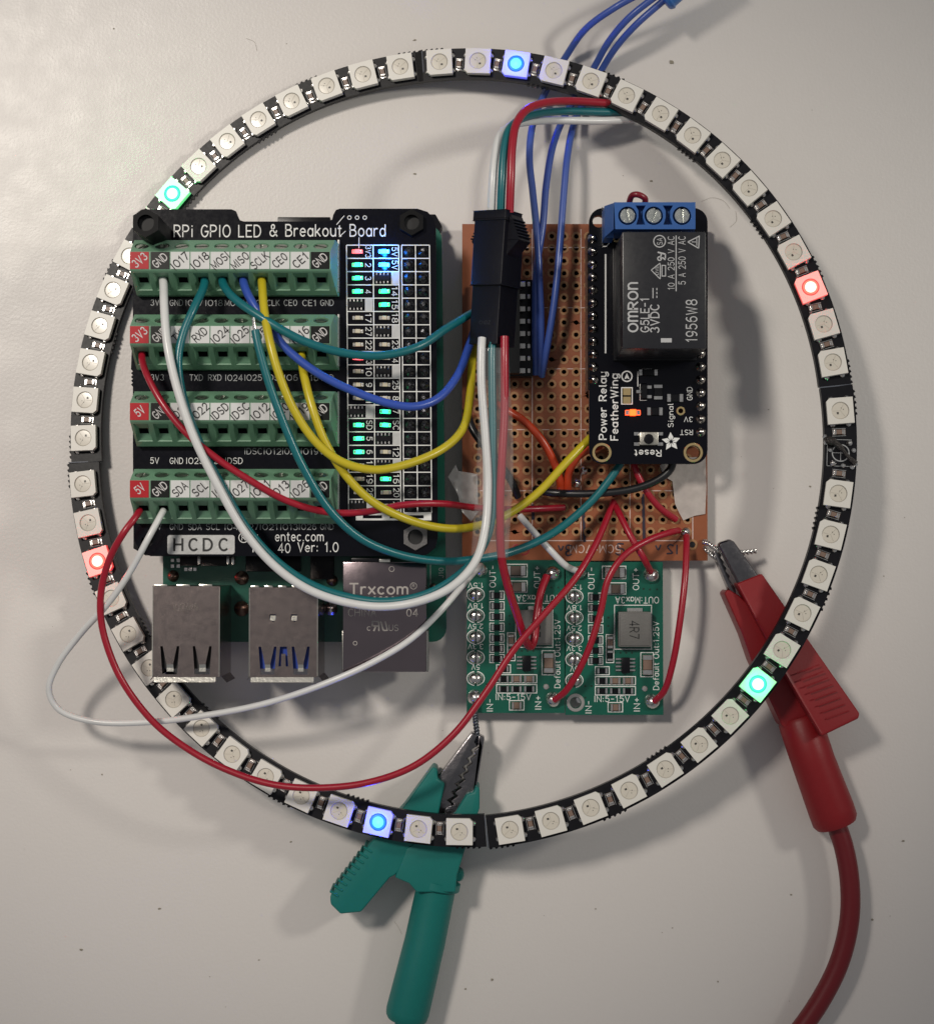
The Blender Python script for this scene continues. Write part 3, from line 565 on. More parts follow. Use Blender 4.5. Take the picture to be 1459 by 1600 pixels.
# terminal blocks
tgreen = mat('terminal_green', (.15, .30, .195), .44, bump=.001, bscale=40, var=.08, vscale=3, rvar=.08)
tag_white = mat('label_white', (.60, .60, .60), .5, var=.05); tag_red = mat('label_red', (.40, .010, .018), .35, var=.1, spec=.2); tag_black = mat('label_black', (.005, .006, .006), .3, spec=.2)
screw_m = mat('screw_zinc', (.52, .55, .50), .34, 1., bump=.006, bscale=16, var=.2)
mb = MB(); mb.lathe((0, 0, 0), [(.125, -.04), (.125, 0), (.115, .012)], 16, 0, cap=False)
for s in (-1, 1):
    P = [(.115*math.cos(R(a)), s*max(.022, .115*math.sin(R(a)))) for a in range(8, 173, 12)]; mb.prism([(x, y) for x, y in P], -.02, .013)
mb.box((0, 0, -.03), (.23, .06, .01)); screw_me = mb.mesh('screw', screw_m)
def terminal_block(yb, labels, xl=203.5, xr=515.5):
    HT = ZH+.90; sh = lambda py: W(203, py, HT)
    top0 = W(xl, yb+17, HT); top1 = W(xr, yb+45, HT)
    X0, X1 = top0.x, top1.x; N = 10; cw = (X1-X0)/N
    yA = top0.y+.30; yC = top0.y; yD = top1.y; yF = W(xl, yb+85, ZH+.22).y; yB = W(xl, yb, ZH+.40).y
    zB = ZH+.45; zF = ZH+.20
    m = MB()
    ex = .0
    # end caps as a profile, plus back and front
    prof = [(yB, ZH+.003), (yB, zB), (yC, HT), (yD, HT), (yD-.03, HT-.03), (yF, zF), (yF, ZH+.003)]
    for X, fl in ((X0, 0), (X1, 1)):
        V = [(X, y, zz) for y, zz in prof]
        if not fl: m.add(V, [tuple(range(7))])
        else:                                                          # moulded end that flares towards the board
            V2 = [(X+.012+.10*(1-(zz-ZH)/.9), y, zz) for y, zz in prof]; m.add(V+V2, [tuple(range(7, 14))[::-1]]+[(i, 7+i, 7+(i+1) % 7, (i+1) % 7) for i in range(7)])
    for i in (0, 2, 3, 5): (y0, z0), (y1, z1) = prof[i], prof[i+1]; m.add([(X0, y0, z0), (X1, y0, z0), (X1, y1, z1), (X0, y1, z1)], [(0, 1, 2, 3)])
    # back slope with round screw holes
    L = math.hypot(yB-yC, HT-zB); dy = Vector((0, yC-yB, HT-zB)).normalized(); nn = Vector((0, HT-zB, yB-yC)).normalized()
    for k in range(N):
        Mx = Matrix((Vector((-1, 0, 0)), dy*1, nn)).transposed().to_4x4(); Mx.translation = Vector((X0+cw*(k+.5), (yB+yC)/2, (zB+HT)/2)); m.M = Mx
        hx = cw/2; hy = L/2; r = .142; n = 16
        cs = [(r*math.cos(2*math.pi*i/n), r*math.sin(2*math.pi*i/n)) for i in range(n)]
        tri = tessellate_polygon([[Vector((-hx, -hy, 0)), Vector((hx, -hy, 0)), Vector((hx, hy, 0)), Vector((-hx, hy, 0))], [Vector((a, b, 0)) for a, b in cs]])
        P = [(-hx, -hy, 0), (hx, -hy, 0), (hx, hy, 0), (-hx, hy, 0)]+[(a, b, 0) for a, b in cs]
        m.add(P, [t if (Vector(P[t[1]])-Vector(P[t[0]])).cross(Vector(P[t[2]])-Vector(P[t[0]])).z > 0 else t[::-1] for t in tri])
        m.add([(a, b, 0) for a, b in cs]+[(a, b, -.10) for a, b in cs], [(i, (i+1) % n, n+(i+1) % n, n+i)[::-1] for i in range(n)]+[tuple(range(n, 2*n))])
    # front slope with funnel-shaped wire entries
    y0, z0 = prof[4]; y1, z1 = prof[5]; L = math.hypot(y0-y1, z0-z1); up = Vector((0, y0-y1, z0-z1)).normalized(); nn = Vector((0, -(z0-z1), y0-y1)).normalized()
    for k in range(N):
        Mx = Matrix((Vector((1, 0, 0)), up, nn)).transposed().to_4x4(); Mx.translation = Vector((X0+cw*(k+.5), (y0+y1)/2, (z0+z1)/2)); m.M = Mx
        hx = cw/2; hy = L/2
        loops = [((-hx, hx), (-hy, hy), 0), ((-hx*.76, hx*.76), (-hy*.60, hy*.86), 0), ((-hx*.74, hx*.74), (-hy*.58, hy*.84), -.02), ((-hx*.46, hx*.46), (-hy*.24, hy*.20), -.085), ((-hx*.46, hx*.46), (-hy*.24, hy*.20), -.42)]
        P = []
        for (a, b), (c, d), zz in loops: P += [(a, c, zz), (b, c, zz), (b, d, zz), (a, d, zz)]
        for l in range(4): m.add(P[4*l:4*l+8], [(i, (i+1) % 4, 4+(i+1) % 4, 4+i) for i in range(4)], 1 if l == 3 else 0)
        m.add(P[16:20], [(0, 1, 2, 3)], 1)
    m.M = Matrix.Identity(4)
    o = m.build('terminal_block', [tgreen, dark_in], hat, smooth=20)
    tw = MB(); tk = MB()
    dyv = Vector((0, yC-yB, HT-zB)).normalized(); nn = Vector((0, HT-zB, yB-yC)).normalized()
    for k, t_ in enumerate(labels):
        Mx = Matrix((Vector((-1, 0, 0)), dyv, nn)).transposed().to_4x4(); Mx.translation = Vector((X0+cw*(k+.5), (yB+yC)/2, (zB+HT)/2))-nn*.028
        inst('screw', screw_me, o, Mx @ Matrix.Rotation(rnd.uniform(0, 3.1), 4, 'Z'))
        c = Vector((X0+cw*(k+.5), (yC+yD)/2, HT)); red = k == 0; blk = t_ == 'GND'
        lbm = MB(); lbm.box((c.x+(.004 if k else -.01), c.y, HT+.006), (cw-.022, (yC-yD)-.015, .012)); lbm.build('label_tile', tag_red if red else tag_black if blk else tag_white, o, smooth=0)
        V, F = glyphs(t_, .022); x0 = min(v[0] for v in V); x1 = max(v[0] for v in V); y0_ = min(v[1] for v in V); y1_ = max(v[1] for v in V)
        sc = cm(12, HT)/.69; sx = cm({2: 15, 3: 25, 4: 31}[len(t_)], HT)/(x1-x0); a = R(41)
        (tw if red or blk else tk).add([(c.x+(v[0]-(x0+x1)/2)*sx*math.cos(a)-(v[1]-(y0_+y1_)/2)*sc*math.sin(a), c.y+(v[0]-(x0+x1)/2)*sx*math.sin(a)+(v[1]-(y0_+y1_)/2)*sc*math.cos(a), HT+.0155+v[2]) for v in V], F)
    tw.build('white_lettering', dimsilk if False else mat('label_print_white', (.55, .53, .53), .5), o, smooth=0); tk.build('black_lettering', black_ink, o, smooth=0)
    g = MB(); g.pbox(xr+13, yb+1, xr+15.5, yb+82, ZH+.003, ZH+.16, 0, ZH); g.build('end_plate', silver, o)
    return o
for yb, lab in ((376, R1), (492, R2), (612, R3), (733, R4)): terminal_block(yb, lab)
# ---------------------------------------------------------------- prototyping board
ZB = .42
perf = thing('prototyping_board', W(913, 612, 0), 'brown perforated prototyping board under the relay board, handwritten voltages along its lower edge', 'prototyping board')
phen = mat('phenolic_brown', (.275, .078, .027), .45, bump=.002, bscale=14, var=.16, vscale=2.5, rvar=.1)
pad_m = mat('pad_ring', (.37, .19, .085), .45, .1, var=.2, vscale=9)
HX0, HY0, PIT = 803.8, 619.4, 19.25
cols = list(range(-3, 15)); rows = list(range(-13, 12))
mb = MB(); n = 8
a = W(722, 350, ZB); b = W(1105, 876, ZB)
xs = [W(HX0+PIT*(c-.5), 600, ZB).x for c in cols]+[W(HX0+PIT*(cols[-1]+.5), 600, ZB).x]; ys = [W(729, HY0+PIT*(r-.5), ZB).y for r in rows]+[W(729, HY0+PIT*(rows[-1]+.5), ZB).y]
hr = .047
def cell(x0, x1, y0, y1, solid):
    if solid: mb.add([(x0, y0, ZB), (x1, y0, ZB), (x1, y1, ZB), (x0, y1, ZB)], [(0, 3, 2, 1)]); return
    cx, cy = (x0+x1)/2, (y0+y1)/2; hw, hh = (x1-x0)/2, (y1-y0)/2
    V = []
    for i in range(8):
        t = R(45*i); u, v = math.cos(t), math.sin(t); s = 1/max(abs(u), abs(v)); V.append((cx+u*s*hw, cy+v*s*hh, ZB))
    for zz in (ZB, ZB-.15): V += [(cx+hr*math.cos(R(45*i)), cy+hr*math.sin(R(45*i)), zz) for i in range(8)]
    F = [((i+1) % 8, 8+(i+1) % 8, 8+i, i) for i in range(8)]+[(8+i, 8+(i+1) % 8, 16+(i+1) % 8, 16+i) for i in range(8)]
    s_ = -1 if hh < 0 else 1
    mb.add(V, [f if s_ > 0 else f[::-1] for f in F])
pads = []
for i, c in enumerate(cols):
    for j, r in enumerate(rows):
        cell(xs[i], xs[i+1], ys[j], ys[j+1], False)
        pads.append((c, r))
# rim round the hole field, sides and corners
X0, X1, Y0, Y1 = a.x, b.x, b.y, a.y
fx0, fx1, fy0, fy1 = xs[0], xs[-1], ys[-1], ys[0]
for (x0, x1, y0, y1) in ((X0, X1, fy1, Y1), (X0, X1, Y0, fy0), (X0, fx0, fy0, fy1), (fx1, X1, fy0, fy1)):
    if x1-x0 > .001 and y1-y0 > .001: mb.add([(x0, y0, ZB), (x1, y0, ZB), (x1, y1, ZB), (x0, y1, ZB)], [(0, 1, 2, 3)])
for (x0, y0), (x1, y1) in (((X0, Y0), (X1, Y0)), ((X1, Y0), (X1, Y1)), ((X1, Y1), (X0, Y1)), ((X0, Y1), (X0, Y0))): mb.add([(x0, y0, ZB-.16), (x1, y1, ZB-.16), (x1, y1, ZB), (x0, y0, ZB)], [(0, 1, 2, 3)])
mb.add([(X0, Y0, ZB-.16), (X1, Y0, ZB-.16), (X1, Y1, ZB-.16), (X0, Y1, ZB-.16)], [(3, 2, 1, 0)])
mb.build('board', phen, perf, smooth=0)
pm = MB(); pm.plate(circ(0, 0, .092, 14), [circ(0, 0, .048, 10)], 0, .006); pad_me = pm.mesh('solder_pad', pad_m, smooth=0)
for c, r in pads:
    x, y = HX0+PIT*c, HY0+PIT*r
    if 928 < x < 1092 and 345 < y < 700: continue            # under the relay board: out of sight
    if rnd.random() < .03: continue
    p = W(x, y, ZB); o = inst('solder_pad', pad_me, perf, Matrix.Translation(p+Vector((rnd.uniform(-.006, .006), rnd.uniform(-.006, .006), .002))) @ Matrix.Rotation(rnd.uniform(0, 6), 4, 'Z'))
pk = mat('pink_silkscreen', (.62, .46, .42), .55, var=.15, vscale=15)
q = MB(); z = ZB+.004
for x in (754, 830.5, 906.5, 983): q.rect(x, 358, x+1.6, 845, z)
q.rect(1081, 718, 1082.6, 845, z)
for y in (386, 480, 575.5, 670.5, 766, 844): q.rect(750, y, 1083, y+1.5, z+.001)
q.text('5CM×7CM', 930, 858, 12, z, 180, 80); q.build('silkscreen', pk, perf, smooth=0)
q = MB()
for P in ([(1057, 851), (1057, 866)], [(1052, 853), (1047, 851), (1043, 854), (1046, 859), (1050, 864), (1041, 865)], [(1032, 851), (1028, 859), (1024, 852)], [(974, 850), (965, 850), (966, 857), (973, 858), (974, 864), (966, 867), (961, 864)], [(893, 853), (886, 852), (884, 857), (889, 860), (884, 863), (886, 868), (893, 866)], [(880, 853), (876, 860), (872, 852)]):
    q.tube(spline([W(x, y, ZB+.003) for x, y in P], 5), .016, 6, flat=.3)
for x0, y0, x1, y1 in ((911, 797, 913, 847), (1004, 772, 1006, 842), (832, 788, 833, 812)): q.line(x0, y0, x1, y1, 4.5, ZB+.007)
q.build('pen_writing', mat('marker_ink', (.02, .012, .03), .5), perf)
q = MB()
for P in ([(800, 856), (806, 851), (812, 856), (806, 863), (801, 866)], [(818, 852), (826, 855), (824, 864), (815, 867)]): q.tube(spline([W(x, y, ZB+.003) for x, y in P], 5), .015, 6, flat=.3)
q.build('red_pen_writing', mat('red_ink', (.30, .02, .03), .5), perf)
q = MB()
for x, y in ((735, 370), (1095, 370), (735, 860), (1085, 860), (830, 870), (960, 360)): p = W(x, y, ZB); q.frustum((p.x, p.y, 0), (p.x, p.y, ZB-.16), .03, .08, 8)
q.build_each('solder_leg', solder, perf)
q = MB()
for x, y in ((1071, 831), (901, 755), (911, 735), (755, 810)): p = W(x, y, ZB); q.lathe((p.x, p.y, ZB), [(.10, 0), (.08, .04), (.03, .08), (.001, .09)], 10)
q.build_each('solder_joint', solder, perf)
# ring of the mounting hole at the right edge
q = MB(); p = W(1081, 851, ZB); q.lathe((p.x, p.y, ZB), [(.11, .003), (.10, .012), (.065, .012), (.05, -.02)], 16, 0, cap=False); q.frustum((p.x, p.y, ZB+.001), (p.x, p.y, ZB+.003), .06, .06, 12, 1); q.build('mounting_hole', [pad_m, dark_in], perf)

# ---------------------------------------------------------------- relay board
ZR = 1.38
rel = thing('relay_board', W(1012, 525, 0), 'black power relay board with a blue screw terminal, standing on the brown board', 'relay board')
mb = MB(); outl = rrect(920, 325, 1105, 725, 22, 7)
hs = [circ(935, 346, 9.5, 18), circ(940, 707, 10.5, 18), circ(1082.5, 707, 10.5, 18), circ(1063, 642, 3.6, 12)]
mb.plate([tuple(W(x, y, ZR).xy) for x, y in outl], [[tuple(W(x, y, ZR).xy) for x, y in h] for h in hs], ZR-.16, ZR); mb.build('board', black_pcb, rel)
for x in (926.5, 1094.5):
    q = MB(); q.pbox(x-8, 362, x+8, 608 if x < 1000 else 690, ZB+.003, ZR-.16, 0, ZR); q.build('header_strip', black_plastic, rel)
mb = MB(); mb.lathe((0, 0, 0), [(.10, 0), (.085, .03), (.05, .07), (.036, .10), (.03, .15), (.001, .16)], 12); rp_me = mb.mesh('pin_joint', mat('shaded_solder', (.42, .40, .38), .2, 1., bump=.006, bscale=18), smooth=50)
for i in range(12): inst('pin_joint', rp_me, rel, Matrix.Translation(W(925.5+i*.15, 373+20.05*i, ZR)) @ Matrix.Rotation(rnd.uniform(0, 6), 4, 'Z') @ Matrix.Rotation(rnd.uniform(-.1, .1), 4, 'X'))
for i in range(7): inst('pin_joint', rp_me, rel, Matrix.Translation(W(1094, 553+20.4*i, ZR)) @ Matrix.Rotation(rnd.uniform(0, 6), 4, 'Z'))
for i in range(10): 
    q = MB(); p = W(963, 373+20.05*i, ZR); q.lathe((p.x, p.y, ZR), [(.075, .001), (.07, .008), (.04, .008), (.03, -.01)], 12, cap=False); q.build('pad', gold if i % 3 == 0 else dark_solder, rel)
for x in (940, 1082.5):
    q = MB(); p = W(x, 707, ZR); q.lathe((p.x, p.y, ZR), [(cm(15.3, ZR), .001), (cm(14.8, ZR), .007), (cm(11.3, ZR), .007), (cm(10.5, ZR), -.01), (cm(10.4, ZR), -.16)], 28, cap=False); q.build('mounting_ring', gold, rel)
q = MB(); p = W(1063, 642, ZR); q.lathe((p.x, p.y, ZR), [(cm(7, ZR), .001), (cm(6.6, ZR), .006), (cm(4, ZR), .006), (cm(3.5, ZR), -.05)], 20, cap=False); q.build('signal_pad', gold, rel)
q = MB(); z = ZR+.004
q.text('Power Relay', 943, 634, 11, z, 90, 107, off=.02); q.text('FeatherWing', 961, 636, 11, z, 90, 105, off=.02)
q.text('Signal', 1048.5, 649, 8, z, 90, 37); q.text('GND', 1077, 615, 8, z, 90, 21); q.text('3V', 1075, 655, 7.5, z, 180, 14); q.text('RST', 1072, 675.5, 7.5, z, 180, 20); q.text('Reset', 1012, 708, 9.5, z, 180, 42, off=.015)
q.ring(979, 588, 7.0, 9.0, z); q.sheet([(979, 583), (983, 592), (980.5, 592), (979, 590), (977.5, 592), (975, 592)], z)
q.frame(970, 605, 988, 632, 1.5, z)
q.rect(944.5, 397, 947, 552, z); q.frame(940, 322, 941.5, 386, 1.4, z); q.line(940, 385, 947, 385, 1.4, z); q.line(947, 385, 958, 372, 1.4, z)
q.frame(1002, 576, 1018, 577, 1, z); q.line(996, 580, 996, 604, 1.2, z); q.frame(999, 599, 1010, 600, 1, z); q.frame(999, 625, 1010, 626, 1, z); q.rect(999, 599, 1000, 626, z)
# five-petal flower emblem
cx, cy, rr = 1048, 690, 15
for i in range(5):
    t = R(-94+72*i); tip = (cx+rr*math.cos(t), cy+rr*math.sin(t)); l = (cx+rr*.52*math.cos(t-R(31)), cy+rr*.52*math.sin(t-R(31))); r_ = (cx+rr*.52*math.cos(t+R(31)), cy+rr*.52*math.sin(t+R(31)))
    li = (cx+rr*.16*math.cos(t-R(30)), cy+rr*.16*math.sin(t-R(30))); ri = (cx+rr*.16*math.cos(t+R(30)), cy+rr*.16*math.sin(t+R(30))); n0 = (cx+rr*.50*math.cos(t), cy+rr*.50*math.sin(t))
    n1 = (cx+rr*.22*math.cos(t-R(9)), cy+rr*.22*math.sin(t-R(9))); n2 = (cx+rr*.22*math.cos(t+R(9)), cy+rr*.22*math.sin(t+R(9)))
    q.sheet([tip, l, li, n1, n0], z); q.sheet([tip, n0, n2, ri, r_], z)
q.build('silkscreen', silk, rel, smooth=0)
for y in (612, 625.5): g = MB(); g.pbox(973, y-5.5, 985, y+5.5, ZR+.002, ZR+.008, 0, ZR); g.build('jumper_pad', gold, rel)
g = MB(); g.pbox(983, 640, 993, 650, ZR+.02, ZR+.07, 0, ZR); g.pbox(976, 641, 983, 649, ZR, ZR+.04, 1, ZR); g.pbox(993, 641, 1000, 649, ZR, ZR+.04, 1, ZR)
tag(g.build('status_led', [mat('amber_led', (1, .22, .03), .4, emis=4, ecol=(1, .045, .006)), solder], rel, bevel=.008, seg=1), 'lit orange-red status LED')
ld = bpy.data.lights.new('status_light', 'POINT'); ld.energy = .22; ld.color = (1, .04, .01); ld.shadow_soft_size = .04; inst('status_light', ld, rel, Matrix.Translation(W(988, 645, ZR+.16)))
def chip(parent, x0, y0, x1, y1, z0, h, body, vert=False, name='resistor', e=.26):
    g = MB()
    if vert: k = (y1-y0)*e; g.pbox(x0, y0+k, x1, y1-k, z0, z0+h, 0, z0); g.pbox(x0-.6, y0, x1+.6, y0+k, z0, z0+h*.9, 1, z0); g.pbox(x0-.6, y1-k, x1+.6, y1, z0, z0+h*.9, 1, z0)
    else: k = (x1-x0)*e; g.pbox(x0+k, y0, x1-k, y1, z0, z0+h, 0, z0); g.pbox(x0, y0-.6, x0+k, y1+.6, z0, z0+h*.9, 1, z0); g.pbox(x1-k, y0-.6, x1, y1+.6, z0, z0+h*.9, 1, z0)
    return g.build(name, [body, solder], parent, bevel=.008, seg=1)
chip(rel, 1010, 637, 1035, 649, ZR, .05, black_plastic); chip(rel, 1041, 616, 1067, 628, ZR, .05, black_plastic); chip(rel, 1021, 601, 1034, 625, ZR, .06, black_plastic, True); chip(rel, 997, 578, 1027, 587, ZR, .07, black_plastic, name='diode', e=.2)
g = MB(); g.pbox(1001, 602, 1010, 623, ZR+.01, ZR+.1, 0, ZR); g.pbox(993, 609, 1001, 615, ZR, ZR+.03, 1, ZR); g.pbox(1010, 602, 1018, 608, ZR, ZR+.03, 1, ZR); g.pbox(1010, 617, 1018, 623, ZR, ZR+.03, 1, ZR); g.build('transistor', [black_plastic, solder], rel, bevel=.008, seg=1)
g = MB(); g.pbox(998, 676, 1027, 696, ZR, ZR+.16, 0, ZR); bt = g.build('reset_button', mat('button_plate', (.50, .48, .43), .35, .9, bump=.003), rel, bevel=.02)
g = MB(); p = W(1013, 686, ZR+.16); g.frustum((p.x, p.y, ZR+.16), (p.x, p.y, ZR+.21), .10, .095, 20); g.build('plunger', black_plastic, bt, bevel=.01)
g = MB()
for sx, x in ((-1, 994), (1, 1031)):
    for y in (678, 694): g.pbox(x-4, y-2.5, x+4, y+2.5, ZR, ZR+.03, 0, ZR)
g.build_each('contact', solder, bt)
# the relay itself
ZT = ZR+1.75; dark_box = mat('relay_case', (.016, .016, .020), .30, bump=.0006, bscale=70, rvar=.06)
g = MB(); g.pbox(972, 362, 1103, 545, ZR+.08, ZT, 0, ZT); rb = g.build('relay', dark_box, rel, bevel=.025)
g = MB(); a_ = W(972, 545, ZT); b_ = W(1103, 362, ZT); g.box(((a_.x+b_.x)/2, (a_.y+b_.y)/2, ZR+.04), (b_.x-a_.x+.06, b_.y-a_.y+.06, .08)); g.build('base', black_plastic, rb, bevel=.01)
rprint = mat('relay_print', (.46, .46, .47), .6); q = MB(); z = ZT+.004
q.text('OɱROɳ', 988.5, 480, 14.5, z, 90, 79, off=.03); q.text('G5LE-1', 1006.5, 493, 12.5, z, 90, 53, off=.015); q.text('3VDC', 1023, 498, 13, z, 90, 45, off=.015)
q.rect(1019, 450, 1020.5, 466, z); 
for y in (450, 456, 462): q.rect(1025, y, 1026.5, y+3.5, z)
q.text('10 A 250 V AC', 1048, 411, 9.5, z, 90, 84); q.rect(1055, 368, 1056.6, 455, z); q.text('5 A 250 V AC', 1065, 407, 10.5, z, 90, 76); q.text('1956W8', 1080, 501, 16.5, z, 90, 67)
q.rect(1032, 528.5, 1049, 535, z)
q.line(1074, 378, 1092, 369, 1.6, z); q.line(1074, 378, 1091, 388, 1.6, z); q.line(1092, 368, 1091, 388, 1.6, z); q.line(1088, 371, 1088, 384, 1.2, z); q.line(1080, 378, 1087, 378, 1.1, z)
q.ring(1030, 377, 8.4, 10, z); q.text('SA', 1030, 377, 8, z, 90, 11)
q.line(1027, 394, 1039, 397, 2.4, z); q.line(1039, 397, 1039, 404, 2, z); q.line(1033, 396, 1031, 404, 2, z); q.ring(1030, 404, 2, 3.8, z); q.line(1034, 402, 1039, 406, 2, z)
q.line(1017, 422, 1031, 411, 1.4, z); q.line(1017, 422, 1031, 436, 1.4, z); q.line(1031, 411, 1031, 436, 1.4, z); q.frame(1033, 414, 1040, 432, 1.4, z); q.text('DVE', 1026, 422.5, 5, z, 90, 14)
q.build('print', rprint, rb, smooth=0)
# blue three-way screw terminal
ZS = ZR+1.0; bluep = mat('terminal_blue', (.022, .10, .34), .42, bump=.001, bscale=40, rvar=.08)
zl = ZS; mb = MB(); hc = [(980, 337), (1021, 337), (1065, 337)]
holes = [circ(x, y, 14.5, 22) for x, y in hc]
for x in (1000.5, 1043): holes.append([(x-8, 321), (x+8, 321), (x+3.5, 329), (x+3.5, 340), (x+7, 351), (x-7, 351), (x-3.5, 340), (x-3.5, 329)])
mb.plate([tuple(W(x, y, zl).xy) for x, y in [(959, 316), (1086, 316), (1086, 358), (961, 358)]], [[tuple(W(x, y, zl).xy) for x, y in h] for h in holes], zl-.22, zl)
o1 = W(959, 316, zl); o2 = W(1086, 358, zl); mb.box(((o1.x+o2.x)/2, (o1.y+o2.y)/2, (ZR+.003+zl-.224)/2), (o2.x-o1.x, o1.y-o2.y, zl-.224-ZR-.003))
mb.pbox(944, 322, 958.5, 371, ZR+.003, ZS-.4, 0, ZS-.4); mb.add([W(944, 322, ZS-.4), W(944, 371, ZS-.4), W(958.6, 358, zl-.01), W(958.6, 317, zl-.01)], [(0, 1, 2, 3)])
tbk = mb.build('screw_terminal', bluep, rel, smooth=20)
mb = MB(); rs = cm(12.3, ZS); mb.lathe((0, 0, 0), [(rs, -.05), (rs, .0), (rs*.93, .012)], 22, 0, cap=False)
for s in (-1, 1): mb.prism([(rs*.93*math.cos(R(t)), s*max(.028, rs*.93*math.sin(R(t)))) for t in range(10, 171, 10)], -.03, .013)
mb.box((0, 0, -.035), (rs*1.8, .08, .01)); bs_me = mb.mesh('screw', mat('bright_screw', (.74, .76, .72), .25, 1., bump=.012, bscale=12, rvar=.1))
for (x, y), t in zip(hc, (100, 68, 92)): inst('screw', bs_me, tbk, Matrix.Translation(W(x, y, ZS-.07)) @ Matrix.Rotation(R(t), 4, 'Z'))

# ---------------------------------------------------------------- two step-down converters
ZC = .44
def converter(label, dx, dy, hollow):
    cv = thing('voltage_converter', W(959+dx, 998+dy, 0), label, 'voltage converter', 'step-down converter boards below the brown board')
    p = lambda x, y: (x+dx, y+dy)
    mb = MB(); o0 = [p(883.5, 878), p(1035, 878), p(1036, 1117), p(883, 1117)]
    mb.plate([tuple(W(x, y, ZC).xy) for x, y in o0], [[tuple(W(*p(x, y), ZC).xy) for x, y in circ(899, 1098, 8.5)]], ZC-.12, ZC); mb.build('board', green_pcb, cv)
    q = MB(); z = ZC+.004
    T = lambda s, x, y, h, a, wd: q.text(s, *p(x, y), h, z, a, wd)
    T('OUT-', 923.5, 904, 9, 90, 34); T('OUT+', 993, 905, 9, 90, 34); T('OUT:Max3A', 995, 938, 9.5, 180, 68); T('Default', 1024.5, 1057, 8.5, 90, 42); T('Out:1.25V', 1024.5, 1000, 8.5, 90, 58)
    for s, y in (('1.5V', 917.5), ('1.8V', 949.5), ('2.5V', 981.5), ('3.3V', 1013), ('5V', 1045)): T(s, 897, y, 7.5, 180, 24 if len(s) > 2 else 13)
    T('IN:5-15V', 956, 1092, 9, 0, 55); T('IN-', 919, 1105, 9, 90, 19); T('IN+', 994.5, 1101, 9, 90, 21)
    Fm = lambda x0, y0, x1, y1: q.frame(x0+dx, y0+dy, x1+dx, y1+dy, 1.3, z)
    Fm(940, 884, 978, 905); Fm(944, 910, 978, 929); Fm(959, 945, 1018, 1015); Fm(1000, 1019, 1021, 1058); Fm(946, 991, 959, 1036); Fm(929, 1041, 952, 1055); Fm(929, 1056.5, 993, 1070.5); Fm(929, 1072, 993, 1086.5); Fm(949, 1097, 973, 1113)
    ry = [933, 949.5, 966, 983, 1000, 1016, 1032]
    for y in ry: q.rect(918.5+dx, y-7+dy, 926+dx, y-5.8+dy, z); q.rect(934+dx, y-7+dy, 942+dx, y-5.8+dy, z); q.rect(918.5+dx, y+5.8+dy, 926+dx, y+7+dy, z); q.rect(934+dx, y+5.8+dy, 942+dx, y+7+dy, z); q.rect(918.5+dx, y-7+dy, 919.7+dx, y+7+dy, z+.001); q.rect(940.8+dx, y-7+dy, 942+dx, y+7+dy, z+.001)
    for y in (932, 965, 998, 1030.5, 1063):
        for k in range(12):
            for s in (0, 1):
                a0, a1 = R(100+160*k/12+180*s), R(100+160*(k+1)/12+180*s); q.line(897+dx+13.5*math.cos(a0), y+dy+11*math.sin(a0), 897+dx+13.5*math.cos(a1), y+dy+11*math.sin(a1), 1.3, z)
    q.build('silkscreen', silk, cv, smooth=0)
    for y in (932, 965, 998, 1030.5, 1063):
        g = MB(); c = W(*p(897, y), ZC)
        for s in (-1, 1):                                              # two half domes of solder with a slit between
            pr_ = [(1., .002), (.97, .045), (.82, .085), (.55, .115), (.25, .128), (.02, .130)]; nt_ = 9; V = []; F = []
            for rr_, hh_ in pr_:
                for t in range(nt_): a_ = R(-88+176*t/(nt_-1)); V.append((c.x+s*(.010+.130*rr_*math.cos(a_)), c.y+.125*rr_*math.sin(a_), ZC+hh_))
            for u in range(len(pr_)-1):
                for t in range(nt_-1): F.append((u*nt_+t, u*nt_+t+1, (u+1)*nt_+t+1, (u+1)*nt_+t))
            F.append(tuple([u*nt_ for u in range(len(pr_))]+[u*nt_+nt_-1 for u in range(len(pr_)-1, -1, -1)]))
            g.add(V, F)
        if y > 1060: g.lathe((c.x, c.y, ZC), [(.10, .0), (.09, .08), (.05, .12), (.002, .13)], 12)
        g.build('solder_jumper', solder, cv, smooth=50)
    C = lambda *a, **k: chip(cv, a[0]+dx, a[1]+dy, a[2]+dx, a[3]+dy, ZC, *a[4:], **k)
    for x0, y0, x1, y1 in ((944, 887, 975, 902), (947, 913, 975, 927)): C(x0, y0, x1, y1, .12, cap_brown if False else mat('dark_ceramic', (.07, .05, .04), .4), name='capacitor')
    for y in ry: C(921, y-4.5, 939.5, y+4.5, .05, black_plastic)
    C(948.5, 994, 956.5, 1013, .08, cap_brown, True, name='capacitor'); C(948.5, 1016, 956.5, 1033, .05, black_plastic, True)
    C(1003.5, 1023, 1017.5, 1054, .13, cap_brown, True, name='capacitor'); C(932, 1044, 949, 1052, .05, black_plastic)
    for i, m in enumerate((black_plastic, cap_brown, cap_brown)): C(932+i*20, 1059, 949+i*20, 1068, .06, m, name='capacitor' if i else 'resistor')
    for i in range(3): C(932+i*20, 1075, 949+i*20, 1083.5, .05, black_plastic)
    C(953, 1100, 969, 1110, .07, cap_brown, name='capacitor')
    g = MB(); g.pbox(966+dx, 956+dy, 1017+dx, 1011+dy, ZC+.01, ZC+.27, 0, ZC+.27); ind = g.build('inductor', mat('ferrite_grey', (.13, .125, .12), .5, bump=.004, bscale=25, var=.12, vscale=6), cv, bevel=.025)
    g = MB(); g.pbox(968.5+dx, 958.5+dy, 1014.5+dx, 1008.5+dy, ZC+.27, ZC+.285, 0, ZC+.27); g.build('lid', MATS['ferrite_grey'], ind, bevel=.01)
